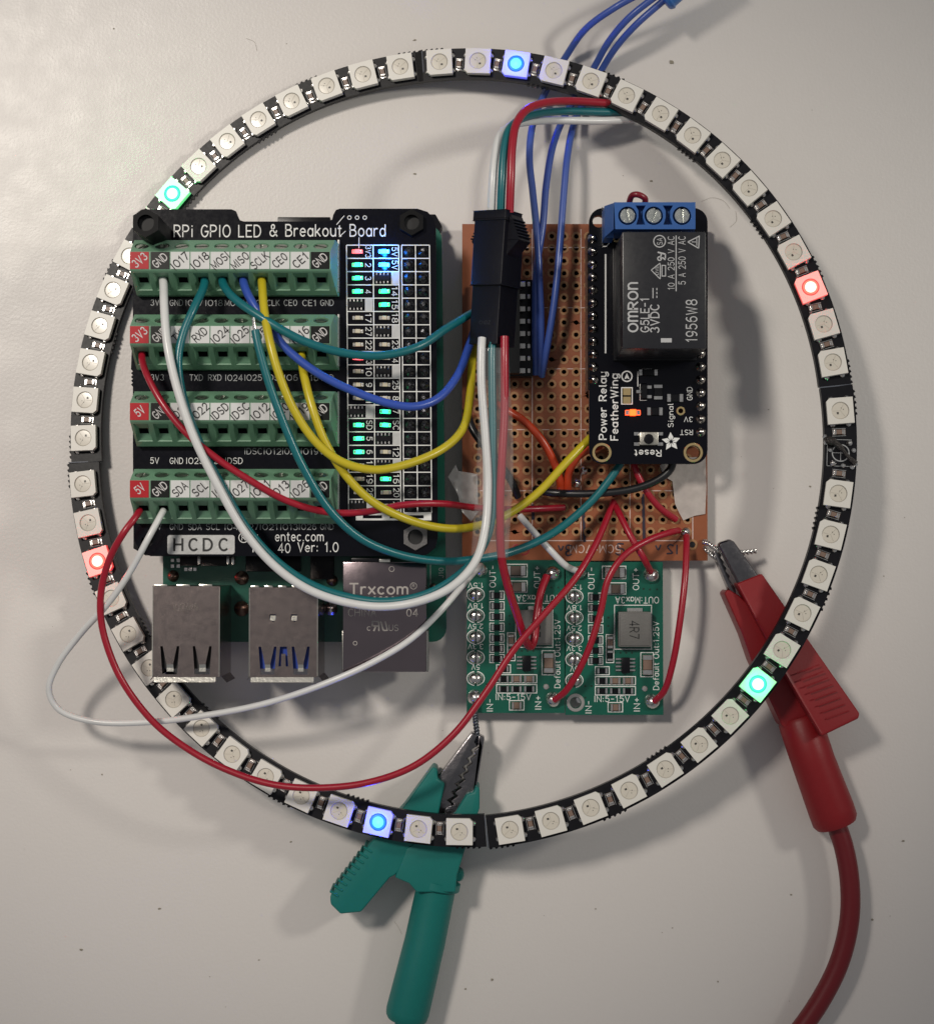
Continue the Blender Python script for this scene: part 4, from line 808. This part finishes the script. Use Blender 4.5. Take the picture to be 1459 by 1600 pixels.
    g = MB(); g.text('4R7', 991+dx, 984+dy, 14, ZC+.289, -90, 29); g.build('digits', black_ink, ind, smooth=0)
    g = MB(); g.pbox(979+dx, 950+dy, 1003+dx, 956+dy, ZC, ZC+.06, 0, ZC); g.build('tab', silver, ind)
    g = MB(); g.pbox(970+dx, 1027+dy, 983+dx, 1051+dy, ZC+.02, ZC+.14, 0, ZC); ic = g.build('controller_chip', black_plastic, cv, bevel=.01)
    g = MB()
    for i in range(4):
        for x0, x1 in ((961, 970), (983, 992)): g.pbox(x0+dx, 1028+i*5.8+dy, x1+dx, 1031+i*5.8+dy, ZC, ZC+.04, 0, ZC)
    g.build_each('leg', solder, ic, bevel=.006, seg=1)
    g = MB()
    for x, y, r in ((1007, 1076, 4.5),): c = W(*p(x, y), ZC); g.lathe((c.x, c.y, ZC), [(cm(r), .002), (cm(r)*.8, .012), (.001, .014)], 12)
    g.build('via', mat('grey_pad', (.45, .43, .42), .4, .8), cv)
    g = MB()
    for x, y in ((1005, 920), (1015, 921), (1026, 921), (960, 1020), (969, 1020), (978, 1020), (987, 1020), (950, 965), (950, 978), (914, 1072), (924, 1072), (914, 1090)): c = W(*p(x, y), ZC); g.frustum((c.x, c.y, ZC+.001), (c.x, c.y, ZC+.003), .022, .022, 8)
    g.build('via_dot', mat('via_dark', (.002, .03, .018), .4), cv)
    pads_ = [(905, 894, 11), (1017, 899, 12.5), (1018.5, 1096, 12.5)]+([] if hollow else [(897, 1093, 13)])
    for x, y, r in pads_:
        g = MB(); c = W(*p(x, y), ZC); rr = cm(r); g.lathe((c.x, c.y, ZC), [(rr, .001), (rr*.98, .04), (rr*.75, .12), (rr*.4, .17), (.001, .185)], 18); g.build('solder_joint', solder, cv, smooth=60)
    if hollow:
        g = MB(); c = W(*p(899, 1098), ZC); g.lathe((c.x, c.y, ZC), [(cm(14), .001), (cm(13.5), .006), (cm(9), .006), (cm(8.4), -.02), (cm(8.4), -.12)], 22, cap=False); g.build('plated_hole', MATS['grey_pad'], cv)
    g = MB()
    for x, y in ((905, 894), (1017, 899), (1018.5, 1096), (897, 1093)): c = W(*p(x, y), ZC); g.frustum((c.x+.13, c.y, 0), (c.x+.13, c.y, ZC-.12), .03, .09, 8)
    g.build_each('solder_leg', solder, cv)
    return cv
cvA = converter('green converter board nearest the computer, crossed by the long red wire', -154, -3, False)
cvB = converter('right-hand green converter board with its lower left mounting hole empty', 0, 0, True)

# ---------------------------------------------------------------- logic chip in its socket
lc = thing('logic_chip', W(805, 515, ZB), 'black socketed chip with a row of silver pins beside the plug', 'chip')
g = MB(); g.pbox(757, 437, 832, 588, ZB+.003, ZB+.40, 0, ZB+.4); g.build('socket', black_plastic, lc, bevel=.012)
g = MB(); g.pbox(763, 441, 812, 583, ZB+.42, ZB+.74, 0, ZB+.74); g.build('body', mat('epoxy_black', (.016, .016, .018), .5, bump=.002, bscale=40), lc, bevel=.02)
g0 = MB(); g0.box((0, 0, .0), (.10, .095, .012)); g0.box((-.055, 0, -.06), (.012, .10, .12)); leg_me = g0.mesh('pin', mat('pin_tin', (.90, .88, .84), .42, .12), bevel=.008, seg=1)
g1 = MB(); g1.box((0, 0, 0), (.055, .085, .03)); con_me = g1.mesh('contact', MATS['pin_tin'], bevel=.01, seg=1)
for i in range(8):
    y = 444+19.3*i
    inst('pin', leg_me, lc, Matrix.Translation(W(816.5, y, ZB+.56))); inst('contact', con_me, lc, Matrix.Translation(W(826, y, ZB+.41)))

# ---------------------------------------------------------------- the two-part plug
plugm = mat('plug_nylon', (.005, .005, .009), .34, bump=.0006, bscale=50, rvar=.08, spec=.3)
pl = thing('plug_connector', W(782, 430, 0), 'black two-part wire plug hanging over the brown board', 'connector')
PC0 = W(790, 327, 2.62); PC1 = W(777, 537, 2.55)
ax = (PC1-PC0); LEN = ax.length; ax.normalize()
sx = ax.cross(Vector((0, 0, 1))).normalized()
if sx.x < 0: sx = -sx
sz = sx.cross(ax); sz = sz if sz.z > 0 else -sz
# broad face looks up and left, narrow flank up and right: the ridge between them lies on the line PC0-PC1
AL = R(35); FL = -sx*math.cos(AL)-sz*math.sin(AL); FR = sx*math.sin(AL)-sz*math.cos(AL)
def plugblock(m, t0, t1, wl, wr, o=0., lift=0., mi=0):
    "block from t0 to t1 along the axis; wl / wr = width of the left and right face, o = distance in from the ridge"
    P = []
    for t in (t0, t1):
        c = PC0+ax*(LEN*t)+(FL+FR)*o+Vector((0, 0, lift)); P += [c, c+FL*wl, c+FL*wl+FR*wr, c+FR*wr]
    m.add(P, [(0, 1, 2, 3)[::-1], (4, 5, 6, 7), (0, 4, 7, 3)[::-1], (0, 1, 5, 4)[::-1], (1, 2, 6, 5)[::-1], (2, 3, 7, 6)[::-1]], mi)
m = MB(); plugblock(m, .06, .56, .70, .66); b1 = m.build('outer_housing', plugm, pl, bevel=.025)
m = MB(); plugblock(m, .0, .075, .74, .56, -.015); m.build('collar', plugm, b1, bevel=.015)
m = MB(); plugblock(m, .555, 1.0, .64, .60, .045); b2 = m.build('inner_housing', plugm, pl, bevel=.02)
m = MB()                                                               # ribbed latch standing off the right flank, small one on the left
for t0, t1, k0, k1 in ((.03, .22, .04, .26), (.22, .33, .26, .0)):
    P = []
    for t, kk in ((t0, k0), (t1, k1)):
        c = PC0+ax*(LEN*t)+FR*.12; P += [c+FL*.05, c-FL*kk, c-FL*kk+FR*.40, c+FL*.05+FR*.40]
    m.add(P, [(0, 1, 2, 3), (7, 6, 5, 4), (0, 4, 5, 1), (1, 5, 6, 2), (2, 6, 7, 3)])
for i in range(6):
    t = .065+.025*i; c = PC0+ax*(LEN*t)-FL*(.085+.030*i)+FR*.32; m.box(c, (.05, .025, .40), 0, Matrix((FL, ax, FR)).transposed())
m.build('latch', plugm, b1, bevel=.006, seg=1)
m = MB()
for t0, t1, k0, k1 in ((.12, .23, .62, .76), (.23, .28, .76, .64)):
    P = []
    for t, kk in ((t0, k0), (t1, k1)):
        c = PC0+ax*(LEN*t)+FR*.03; P += [c+FL*.55, c+FL*kk, c+FL*kk+FR*.3, c+FL*.55+FR*.3]
    m.add(P, [(0, 3, 2, 1), (4, 5, 6, 7), (0, 1, 5, 4), (1, 2, 6, 5), (2, 3, 7, 6)])
for i in range(5): t = .13+.02*i; c = PC0+ax*(LEN*t)+FL*(.645+.025*i)+FR*.15; m.box(c, (.04, .03, .3), 0, Matrix((FL, ax, FR)).transposed())
m.build('latch', plugm, b1, bevel=.006, seg=1)
m = MB(); V, F = glyphs('CNDZ', 0.); x0 = min(v[0] for v in V); x1 = max(v[0] for v in V)
nF = (FL.cross(ax)); nF = nF if nF.z > 0 else -nF
c0 = PC0+ax*(LEN*.84)+(FL+FR)*.045+FL*.30+nF*.003; s = .26/(x1-x0)
m.add([c0-FL*((v[0]-(x0+x1)/2)*s)-ax*((v[1]-.3)*s*.9)+nF*v[2] for v in V], F); m.build('moulded_letters', mat('plug_letters', (.03, .03, .035), .5), b2, smooth=0)
# ---------------------------------------------------------------- crocodile clips
def poly(m, pts, z0, z1, mi=0, zr=None): m.prism([tuple(W(x, y, zr if zr is not None else (z0+z1)/2).xy) for x, y in pts], z0, z1, mi)
gr = mat('clip_green', (.004, .155, .138), .48, bump=.0015, bscale=25, var=.06, rvar=.06, spec=.4)
steel = mat('clip_steel', (.20, .19, .20), .24, 1., bump=.003, bscale=14, var=.15, rvar=.1)
gc = thing('crocodile_clip', W(650, 1380, 0), 'green crocodile clip biting a grey twisted wire below the converter boards', 'crocodile clip')
m = MB(); poly(m, [(677, 1194), (684, 1198), (684, 1213), (695, 1221), (684, 1275), (660, 1325), (618, 1362), (610, 1366), (566, 1419), (534, 1422), (519, 1407), (518, 1394), (574, 1320), (631, 1257)], .22, 1.04); lev = m.build('lever', gr, gc, bevel=.07, seg=3)
m = MB()
for i in range(9):
    t = i/8; x = 580-52*t; y = 1322+68*t; c = W(x-3, y, .6); m.box((c.x, c.y, .64), (.20, .05, .84), 0, Matrix.Rotation(R(-33), 3, 'Z'))
m.build_each('grip_rib', gr, lev, bevel=.015, seg=1)
m = MB(); poly(m, [(729, 1236), (740, 1233), (743, 1223), (749, 1227), (749, 1258), (727, 1320), (714, 1362), (712, 1388), (652, 1388), (640, 1374), (618, 1365), (636, 1320), (680, 1290), (712, 1264)], .16, 1.06); body = m.build('jaw_cover', gr, gc, bevel=.07, seg=3)
h0 = W(683, 1378, .62); h1 = W(664, 1470, .60); h2 = W(637, 1580, .56); h3 = W(634, 1594, .55)
m = MB(); m.tube([h0, h0.lerp(h1, .12), h1, h2, h2.lerp(h3, .6), h3], [.40, .385, .40, .425, .41, .36], 24); m.build('handle', gr, gc, smooth=50)
m = MB(); d = (h1-h0).normalized(); a0 = h0+d*-.04; m.tube([a0-d*.02, a0, a0+d*.14, a0+d*.18], [.40, .46, .46, .40], 24); m.build('collar', gr, gc, smooth=40)
m = MB(); c = W(716, 1366, .5); m.lathe((c.x, c.y, .2), [(.10, 0), (.11, .1), (.11, .5), (.08, .6)], 14); m.build('pivot_bump', gr, gc)
m = MB(); m.tube(spline([W(634, 1590, .55), W(628, 1625, .45), W(622, 1680, .3), W(620, 1760, .2)], 6), .19, 14); m.build('cable', gr, gc, smooth=60)
tl = []; tr = []
for i in range(8):
    t = i/7; x = 744-40*t; y = 1158+90*t; tl += [(x-3.0-2*t, y), (x+1.5, y+5.5)]; tr += [(x+1.5-1*t, y+1), (x+5.5, y+6.5)]
m = MB(); poly(m, [(737, 1143), (745, 1148)]+tl+[(700, 1275), (672, 1275), (683, 1214)], .36, .84); m.build('jaw', steel, gc, bevel=.03, seg=2)
m = MB(); poly(m, [(748, 1147), (757, 1151), (737, 1275), (704, 1275)]+tr[::-1], .34, .80); m.build('jaw', steel, gc, bevel=.03, seg=2)
m = MB(); c = W(707, 1268, .6); m.frustum((c.x, c.y, .3), (c.x, c.y, .9), .16, .16, 16); m.build('spring', dark_solder, gc, bevel=.02)
rd = mat('clip_red', (.235, .008, .012), .44, bump=.0015, bscale=25, var=.06, rvar=.06, spec=.4)
rc = thing('crocodile_clip', W(1240, 1090, 0), 'red crocodile clip under the right side of the ring', 'crocodile clip')
m = MB(); poly(m, [(1127, 927), (1131, 921), (1137, 922), (1150, 930), (1182, 960), (1275, 1120), (1283, 1150), (1262, 1160), (1216, 1132), (1169, 1031), (1155, 990)], .20, .92); m.build('lower_cover', rd, rc, bevel=.06, seg=3)
m = MB(); v = [W(1150, 912, 1.05), W(1190, 896, 1.05), W(1343, 1115, 1.42), W(1341, 1123, 1.42), W(1283, 1151, 1.42), W(1231, 1059, 1.42)]
n = len(v); area = 1
V = [p.copy() for p in v]+[Vector((p.x, p.y, p.z-.50)) for p in v]
m.add(V, [tuple(range(n))[::-1], tuple(range(n, 2*n))]+[(i, (i+1) % n, n+(i+1) % n, n+i) for i in range(n)]); lv = m.build('lever', rd, rc, bevel=.05, seg=3)
m = MB()
for i in range(8):
    t = i/7; c = W(1262+46*t, 1045+72*t, 1.425); m.box((c.x, c.y, c.z-.006+.0*t), (.46, .022, .02), 0, Matrix.Rotation(R(20), 3, 'Z'))
m.build_each('grip_rib', rd, lv)
k0 = W(1246, 1118, .66); k1 = W(1270, 1190, .64); k2 = W(1298, 1265, .6); k3 = W(1306, 1288, .58)
m = MB(); m.tube([k0, k0.lerp(k1, .1), k1, k2, k2.lerp(k3, .7), k3], [.36, .43, .43, .455, .45, .40], 24); m.build('handle', rd, rc, smooth=50)
m = MB(); poly(m, [(1119, 851), (1124, 847), (1138, 842), (1145, 846), (1186, 902), (1180, 925), (1160, 930), (1152, 913)], .72, 1.00); m.build('jaw', steel, rc, bevel=.07, seg=3)
m = MB(); poly(m, [(1112, 862), (1120, 858), (1125, 868), (1123, 871), (1129, 878), (1127, 881), (1133, 888), (1131, 892), (1138, 900), (1136, 904), (1146, 918), (1150, 940), (1138, 925)], .30, .68); m.build('jaw', steel, rc, bevel=.03)
m = MB(); m.tube(spline([W(1303, 1280, .58), W(1318, 1325, .60), W(1327, 1380, .62), W(1326, 1440, .62), W(1310, 1505, .60), W(1280, 1565, .56), W(1240, 1622, .5), W(1190, 1685, .42)], 8), .196, 16)
m.build('cable', mat('cable_red', (.15, .004, .009), .40, bump=.001, bscale=30, rvar=.06), rc, smooth=60)
# twisted bare wires the clips bite
def twist(name, label, pts, r, matl, strands=2, turns=9):
    P = spline([W(*p) for p in pts], 14); m = MB(); n = len(P)
    for s in range(strands):
        Q = []
        for i, p in enumerate(P):
            t = (P[min(i+1, n-1)]-P[max(i-1, 0)]).normalized(); u = t.orthogonal().normalized(); v_ = t.cross(u); a = 2*math.pi*(turns*i/n+s/strands); Q.append(p+(u*math.cos(a)+v_*math.sin(a))*r*.8)
        m.tube(Q, r, 7)
    return tag(m.build(name, matl, smooth=60), label, 'wire')
twist('twisted_wire', 'short grey twisted wire between the left converter board and the green clip', [(743, 1095, .55), (742, 1110, .62), (743, 1128, .66), (745, 1150, .62), (742, 1165, .6)], .035, mat('grey_strand', (.10, .11, .13), .35, .8))
twist('twisted_wire', 'bare twisted tinned wires held in the jaws of the red clip', [(1098, 846, .44), (1106, 848, .6), (1116, 856, .72), (1128, 862, .75), (1150, 863, .7), (1165, 863, .6), (1181, 861, .5)], .032, solder, 2, 8)
twist('twisted_wire', 'bare tinned wire end curling back towards the brown board', [(1100, 856, .44), (1105, 860, .60), (1112, 868, .62), (1121, 875, .55)], .03, solder, 2, 4)

# ---------------------------------------------------------------- wires
def wm(name, c, rough=.36): return mat(name, c, rough, bump=.0008, bscale=18, var=.06, vscale=3, rvar=.07, coat=.15)
MW = wm('wire_white', (.66, .66, .66)); MT = wm('wire_teal', (.004, .125, .145)); MBL = wm('wire_blue', (.032, .08, .40)); MY = wm('wire_yellow', (.52, .42, .015)); MR = wm('wire_red', (.33, .006, .022)); MK = wm('wire_black', (.008, .008, .010)); MO = wm('wire_orange_red', (.46, .045, .012)); MBR = wm('wire_royal_blue', (.048, .095, .36))
def wire(label, pts, r, m, tips=(), name='wire', grp=None):
    P = spline([W(*p) for p in pts], 8); b = MB(); b.tube(P, r, 12); o = b.build(name, m, smooth=60); tag(o, label, 'wire', grp)
    for t in tips:
        Q = spline([W(*p) for p in t], 5); q = MB(); q.tube(Q, r*.45, 8); q.build('bare_end', solder, o, smooth=60)
    return o
r1, r2, r3 = .079, .066, .062
wire('thick white wire arching from the top terminal row over the ethernet port', [(255, 434, 2.45), (256, 448, 2.62), (257, 480, 2.95), (262, 540, 3.15), (278, 610, 3.2), (302, 680, 3.2), (337, 752, 3.15), (382, 830, 3.05), (430, 885, 2.95), (482, 921, 2.9), (540, 941, 2.9), (600, 948, 2.95), (660, 938, 3.0), (708, 915, 2.95), (742, 878, 2.8), (757, 830, 2.65), (762, 760, 2.55), (758, 680, 2.5), (752, 600, 2.45), (752, 545, 2.4), (753, 528, 2.36)], r1, MW)
wire('dark teal wire running tightly beneath the thick white wire', [(321, 434, 2.45), (318, 450, 2.62), (304, 480, 2.85), (287, 520, 2.95), (279, 560, 3.0), (284, 610, 3.02), (307, 680, 3.0), (342, 750, 2.95), (388, 828, 2.88), (434, 878, 2.78), (484, 912, 2.72), (540, 932, 2.72), (600, 940, 2.78), (658, 931, 2.8), (704, 908, 2.74), (742, 873, 2.6), (764, 830, 2.48), (770, 760, 2.42), (770, 680, 2.42), (769, 600, 2.4), (769, 545, 2.36), (770, 528, 2.32)], r1, MT)
wire('thick red wire from the plug down through the clear sleeve', [(788, 526, 2.45), (788, 560, 2.5), (788, 640, 2.5), (784, 720, 2.5), (781, 800, 2.42), (783, 868, 2.25), (793, 915, 1.95), (809, 965, 1.55), (822, 1003, 1.25), (829, 1010, 1.12), (834, 1000, 1.02), (838, 965, .95), (845, 925, .80), (854, 900, .64)], r1, MR)
wire('upper teal wire sagging from the top terminal row across to the chip under the plug', [(347, 434, 2.45), (350, 446, 2.62), (366, 466, 2.85), (415, 500, 3.1), (475, 533, 3.1), (540, 552, 3.0), (600, 555, 2.85), (655, 541, 2.65), (698, 513, 2.3), (740, 488, 1.75), (762, 478, 1.4)], r1, MT)
wire('long teal wire with a stripped loose end, curving down to the relay board', [(399, 516, 3.28), (404, 540, 3.3), (421, 600, 3.3), (443, 660, 3.25), (474, 730, 3.15), (514, 795, 3.0), (562, 840, 2.8), (622, 866, 2.5), (690, 877, 2.1), (740, 874, 1.75), (800, 862, 1.4), (865, 832, 1.15), (922, 785, 1.05), (955, 745, 1.0), (975, 715, .95)], r1, MT, tips=[[(399, 518, 3.28), (397, 505, 3.29), (396, 496, 3.30)]])
wire('blue wire swooping from the top terminal row to the plug', [(380, 434, 2.45), (382, 446, 2.62), (392, 468, 2.8), (414, 500, 2.9), (446, 543, 2.9), (495, 582, 2.9), (550, 610, 2.85), (610, 631, 2.8), (650, 635, 2.7), (685, 622, 2.5), (715, 586, 2.15), (733, 540, 1.75), (748, 500, 1.4), (765, 480, 1.3)], r1, MBL)
wire('yellow wire looping from the top terminal row back up to the plug', [(409, 434, 2.45), (410, 448, 2.65), (413, 485, 3.0), (422, 535, 3.25), (438, 590, 3.3), (462, 645, 3.25), (495, 692, 3.2), (535, 722, 3.15), (585, 734, 3.05), (640, 724, 2.85), (695, 699, 2.55), (724, 668, 2.25), (734, 620, 1.95), (738, 560, 1.6), (745, 520, 1.3)], r1, MY)
wire('yellow wire from the second terminal row sweeping under the sleeve to the relay board', [(471, 552, 2.45), (472, 566, 2.62), (477, 595, 2.85), (489, 640, 3.0), (508, 690, 3.0), (536, 737, 2.95), (577, 780, 2.85), (630, 809, 2.65), (690, 825, 2.3), (740, 823, 1.95), (790, 805, 1.7), (840, 770, 1.5), (885, 722, 1.35), (918, 688, 1.15), (935, 672, 1.05)], r1, MY)
wire('red wire from the second terminal row crossing the board to the brown board', [(222, 550, 2.45), (223, 565, 2.62), (232, 590, 2.85), (254, 630, 3.0), (290, 675, 3.05), (340, 717, 3.0), (395, 753, 2.95), (450, 783, 2.85), (510, 800, 2.7), (570, 800, 2.55), (630, 789, 2.4), (690, 787, 2.1), (740, 793, 1.6), (790, 796, 1.0), (840, 795, .65), (882, 793, .52)], r2, MR)
wire('longest red wire, from the bottom terminal row around the lower left to the brown board', [(219, 797, 2.45), (212, 808, 2.6), (194, 832, 2.7), (172, 872, 2.5), (159, 920, 2.3), (158, 965, 2.2), (168, 1010, 2.15), (192, 1065, 2.1), (240, 1128, 2.05), (298, 1173, 2.05), (360, 1205, 2.1), (428, 1226, 2.15), (500, 1231, 2.2), (578, 1222, 2.2), (648, 1196, 2.1), (708, 1148, 1.95), (758, 1083, 1.8), (803, 1015, 1.65), (850, 960, 1.5), (897, 906, 1.3), (928, 855, 1.0), (950, 805, .65), (958, 783, .48)], r2, MR)
wire('thin white wire looping out past the left of the ring to the left converter board', [(256, 797, 2.45), (250, 808, 2.58), (231, 843, 2.7), (204, 893, 2.5), (170, 942, 2.2), (125, 992, 1.8), (90, 1040, 1.5), (77, 1078, 1.35), (92, 1108, 1.25), (145, 1127, 1.25), (235, 1128, 1.4), (325, 1117, 1.65), (415, 1099, 1.9), (500, 1071, 2.1), (580, 1036, 2.15), (640, 1000, 2.1), (685, 958, 1.95), (718, 920, 1.6), (742, 892, 1.1), (751, 884, .75), (752, 890, .55)], r3, MW)
wire('short white wire from the brown board to the right converter board', [(812, 806, .80), (830, 827, .95), (858, 858, .95), (884, 884, .80), (902, 893, .58)], r2, MW, tips=[[(813, 807, .80), (808, 801, .72), (806, 799, .5)]])
wire('short red wire from the brown board to the top right of the right converter', [(961, 790, .48), (966, 800, .7), (985, 838, .95), (1005, 872, .95), (1016, 893, .62)], r2, MR)
wire('red wire from under the handwritten 12 volt mark down to the left converter input', [(1060, 829, .50), (1050, 831, .68), (1015, 843, .95), (975, 868, 1.15), (950, 905, 1.2), (937, 960, 1.15), (915, 1025, 1.05), (885, 1078, .80), (866, 1094, .60)], r2, MR)
wire('rightmost red wire dropping from the corner of the brown board to the right converter', [(1072, 838, .48), (1072, 850, .68), (1070, 900, .95), (1062, 970, 1.05), (1051, 1035, .95), (1037, 1080, .75), (1022, 1096, .58)], r2, MR)
wire('short dark red wire diagonal between the relay board and the taped corner', [(984, 700, .75), (992, 732, .85), (1008, 765, .82), (1030, 793, .68), (1056, 812, .50)], r2, MR)
wire('orange-red wire emerging from under the sleeve onto the brown board', [(770, 628, .60), (790, 640, .78), (815, 655, .88), (842, 682, .92), (862, 715, .85), (874, 748, .68), (876, 770, .50)], r1, MO)
wire('short red wire between the relay board and the orange-red wire', [(938, 696, .70), (918, 703, .78), (900, 716, .80), (888, 742, .68), (886, 772, .50)], r1, MO)
wire('short black wire passing under the clear sleeve', [(728, 640, .70), (738, 670, .85), (755, 695, .90), (780, 725, .88), (799, 752, .72), (809, 776, .50)], r1, MK)
wire('black wire curving below the relay board', [(836, 764, .50), (848, 768, .66), (880, 771, .80), (930, 771, .90), (985, 765, .95), (1025, 751, .98), (1047, 733, 1.0), (1053, 710, 1.02)], r1, MK)
wire('small dark red wire loop behind the blue screw terminal', [(984, 330, 1.45), (983, 316, 1.7), (988, 305, 1.9), (996, 304, 1.95), (1007, 310, 1.9), (1006, 322, 1.7)], r2*.9, wm('wire_maroon', (.20, .008, .018)))
# ribbon of three wires from the ring to the plug
wire('red wire of the three-wire ribbon arching from the ring down into the plug', [(1015, 172, .50), (985, 163, .58), (945, 161, .85), (890, 158, 1.3), (850, 161, 1.75), (822, 172, 2.1), (806, 195, 2.35), (800, 230, 2.5), (798, 280, 2.55), (796, 332, 2.45)], r1, MR)
wire('teal wire in the middle of the three-wire ribbon above the plug', [(1025, 180, .48), (990, 176, .56), (940, 175, .82), (875, 174, 1.28), (838, 178, 1.7), (810, 188, 2.08), (794, 205, 2.32), (787, 238, 2.44), (784, 285, 2.48), (782, 334, 2.38)], r1, MT)
wire('white wire on the left of the three-wire ribbon above the plug', [(1035, 187, .46), (998, 186, .54), (945, 189, .80), (865, 188, 1.2), (826, 190, 1.6), (797, 197, 2.0), (780, 214, 2.24), (773, 245, 2.36), (769, 290, 2.4), (767, 338, 2.30)], r1, MW)
# three blue wires running up and out of the picture
blue_pts = ([(1060, -40, 1.2), (1000, -10, 1.15), (960, 12, 1.05), (915, 45, .75), (884, 88, .30), (862, 125, .14), (842, 165, .45), (830, 205, .85), (827, 250, 1.0), (832, 300, 1.1), (838, 360, 1.2), (842, 430, 1.2), (845, 510, 1.05), (842, 585, .62)],
            [(1064, -32, 1.15), (1022, -4, 1.1), (980, 30, .95), (950, 66, .62), (928, 105, .26), (905, 142, .12), (880, 185, .5), (863, 230, .85), (853, 290, 1.05), (848, 350, 1.15), (838, 420, 1.15), (836, 500, 1.05), (836, 585, .62)],
            [(1068, -26, 1.1), (1035, 2, 1.05), (994, 38, .9), (962, 74, .58), (938, 112, .22), (916, 152, .14), (896, 195, .5), (886, 245, .85), (880, 310, 1.0), (874, 390, 1.1), (866, 470, 1.1), (855, 540, .95), (846, 588, .60)])
for P, l in zip(blue_pts, ('leftmost of the three blue wires coming from the top edge', 'middle one of the three blue wires coming from the top edge', 'rightmost of the three blue wires coming from the top edge')): wire(l, P, .070, MBR)
m = MB(); a0 = W(1036, 2, 1.08); a1 = W(1090, -45, 1.25); d = (a1-a0).normalized(); m.tube([a0, a0+d*.03, a1, a1+d*.5], [.19, .23, .23, .22], 20); m.tube([a0+d*.04, a0+d*.09, a0+d*.13], [.23, .255, .23], 20)
tag(m.build('cable_sleeve', wm('sleeve_blue', (.03, .13, .38)), smooth=50), 'blue sleeve at the top edge where the blue wires meet', 'cable sleeve')
# ---------------------------------------------------------------- clear sleeve and tapes
def clear(name, tint, fac, rough=.12):
    m_ = bpy.data.materials.new(name); m_.use_nodes = True; nt = m_.node_tree; p = nt.nodes['Principled BSDF']
    p.inputs['Base Color'].default_value = (*tint, 1); p.inputs['Roughness'].default_value = rough; p.inputs['Alpha'].default_value = fac; p.inputs['Specular IOR Level'].default_value = .6
    tc = nt.nodes.new('ShaderNodeTexCoord'); n_ = nt.nodes.new('ShaderNodeTexNoise'); n_.inputs['Scale'].default_value = 3; nt.links.new(tc.outputs['Object'], n_.inputs['Vector'])
    b = nt.nodes.new('ShaderNodeBump'); b.inputs['Distance'].default_value = .02*min(1, rough/.12); nt.links.new(n_.outputs['Fac'], b.inputs['Height']); nt.links.new(b.outputs['Normal'], p.inputs['Normal'])
    return m_
m = MB(); P = spline([W(772, 545, 2.43), W(772, 600, 2.45), W(774, 680, 2.46), W(772, 760, 2.46), W(768, 820, 2.46), W(765, 869, 2.40)], 6)
n = len(P); m.tube(P, [.27+.08*min(1, i/(n*.5)) for i in range(n)], 28, caps=False, flat=.52)
tag(m.build('clear_sleeve', clear('clear_film', (.75, .76, .78), .09, .05), smooth=80), 'clear heat-shrink sleeve around the wires below the plug', 'sleeve')
paper = mat('masking_tape', (.56, .50, .47), .7, bump=.012, bscale=7, var=.25, vscale=4, alpha=.80)
def tape(name, label, outline, z, m_, amp=.03):
    from mathutils.geometry import delaunay_2d_cdt
    O = [W(x, y, z).xy for x, y in outline]; b = MB(); xs_ = [p.x for p in O]; ys_ = [p.y for p in O]; pts = [p.copy() for p in O]; n_ = len(O)
    g = .09; x = min(xs_)
    while x < max(xs_):
        y = min(ys_)
        while y < max(ys_):
            ins = False; j = n_-1
            for i in range(n_):
                if (O[i].y > y) != (O[j].y > y) and x < (O[j].x-O[i].x)*(y-O[i].y)/(O[j].y-O[i].y)+O[i].x: ins = not ins
                j = i
            if ins: pts.append(Vector((x+rnd.uniform(-.02, .02), y+rnd.uniform(-.02, .02))))
            y += g
        x += g
    vs, _, fs, *_r = delaunay_2d_cdt(pts, [], [list(range(n_))], 1, 1e-5)
    hs_ = [rnd.uniform(0, amp) for _ in vs]
    V = [(v.x, v.y, z+h) for v, h in zip(vs, hs_)]; k = len(V)
    b.add(V+[(x, y, zz-.012) for x, y, zz in V], [tuple(f) for f in fs]+[tuple(i+k for i in f[::-1]) for f in fs])
    return tag(b.build(name, m_, smooth=80), label, 'tape')
tape('paper_tape', 'torn scrap of whitish paper tape on the right edge of the brown board', [(1030, 727), (1060, 715), (1102, 714), (1103, 760), (1101, 803), (1084, 806), (1067, 813), (1060, 800), (1054, 787), (1052, 770), (1050, 752), (1036, 744)], ZB+.02, paper)
tape('clear_tape', 'crumpled bit of clear tape at the left edge of the brown board', [(700, 745), (712, 726), (716, 736), (746, 741), (747, 800), (736, 815), (722, 800), (716, 775)], ZB+.05, clear('crinkled_film', (.62, .60, .60), .42, .2), .10)
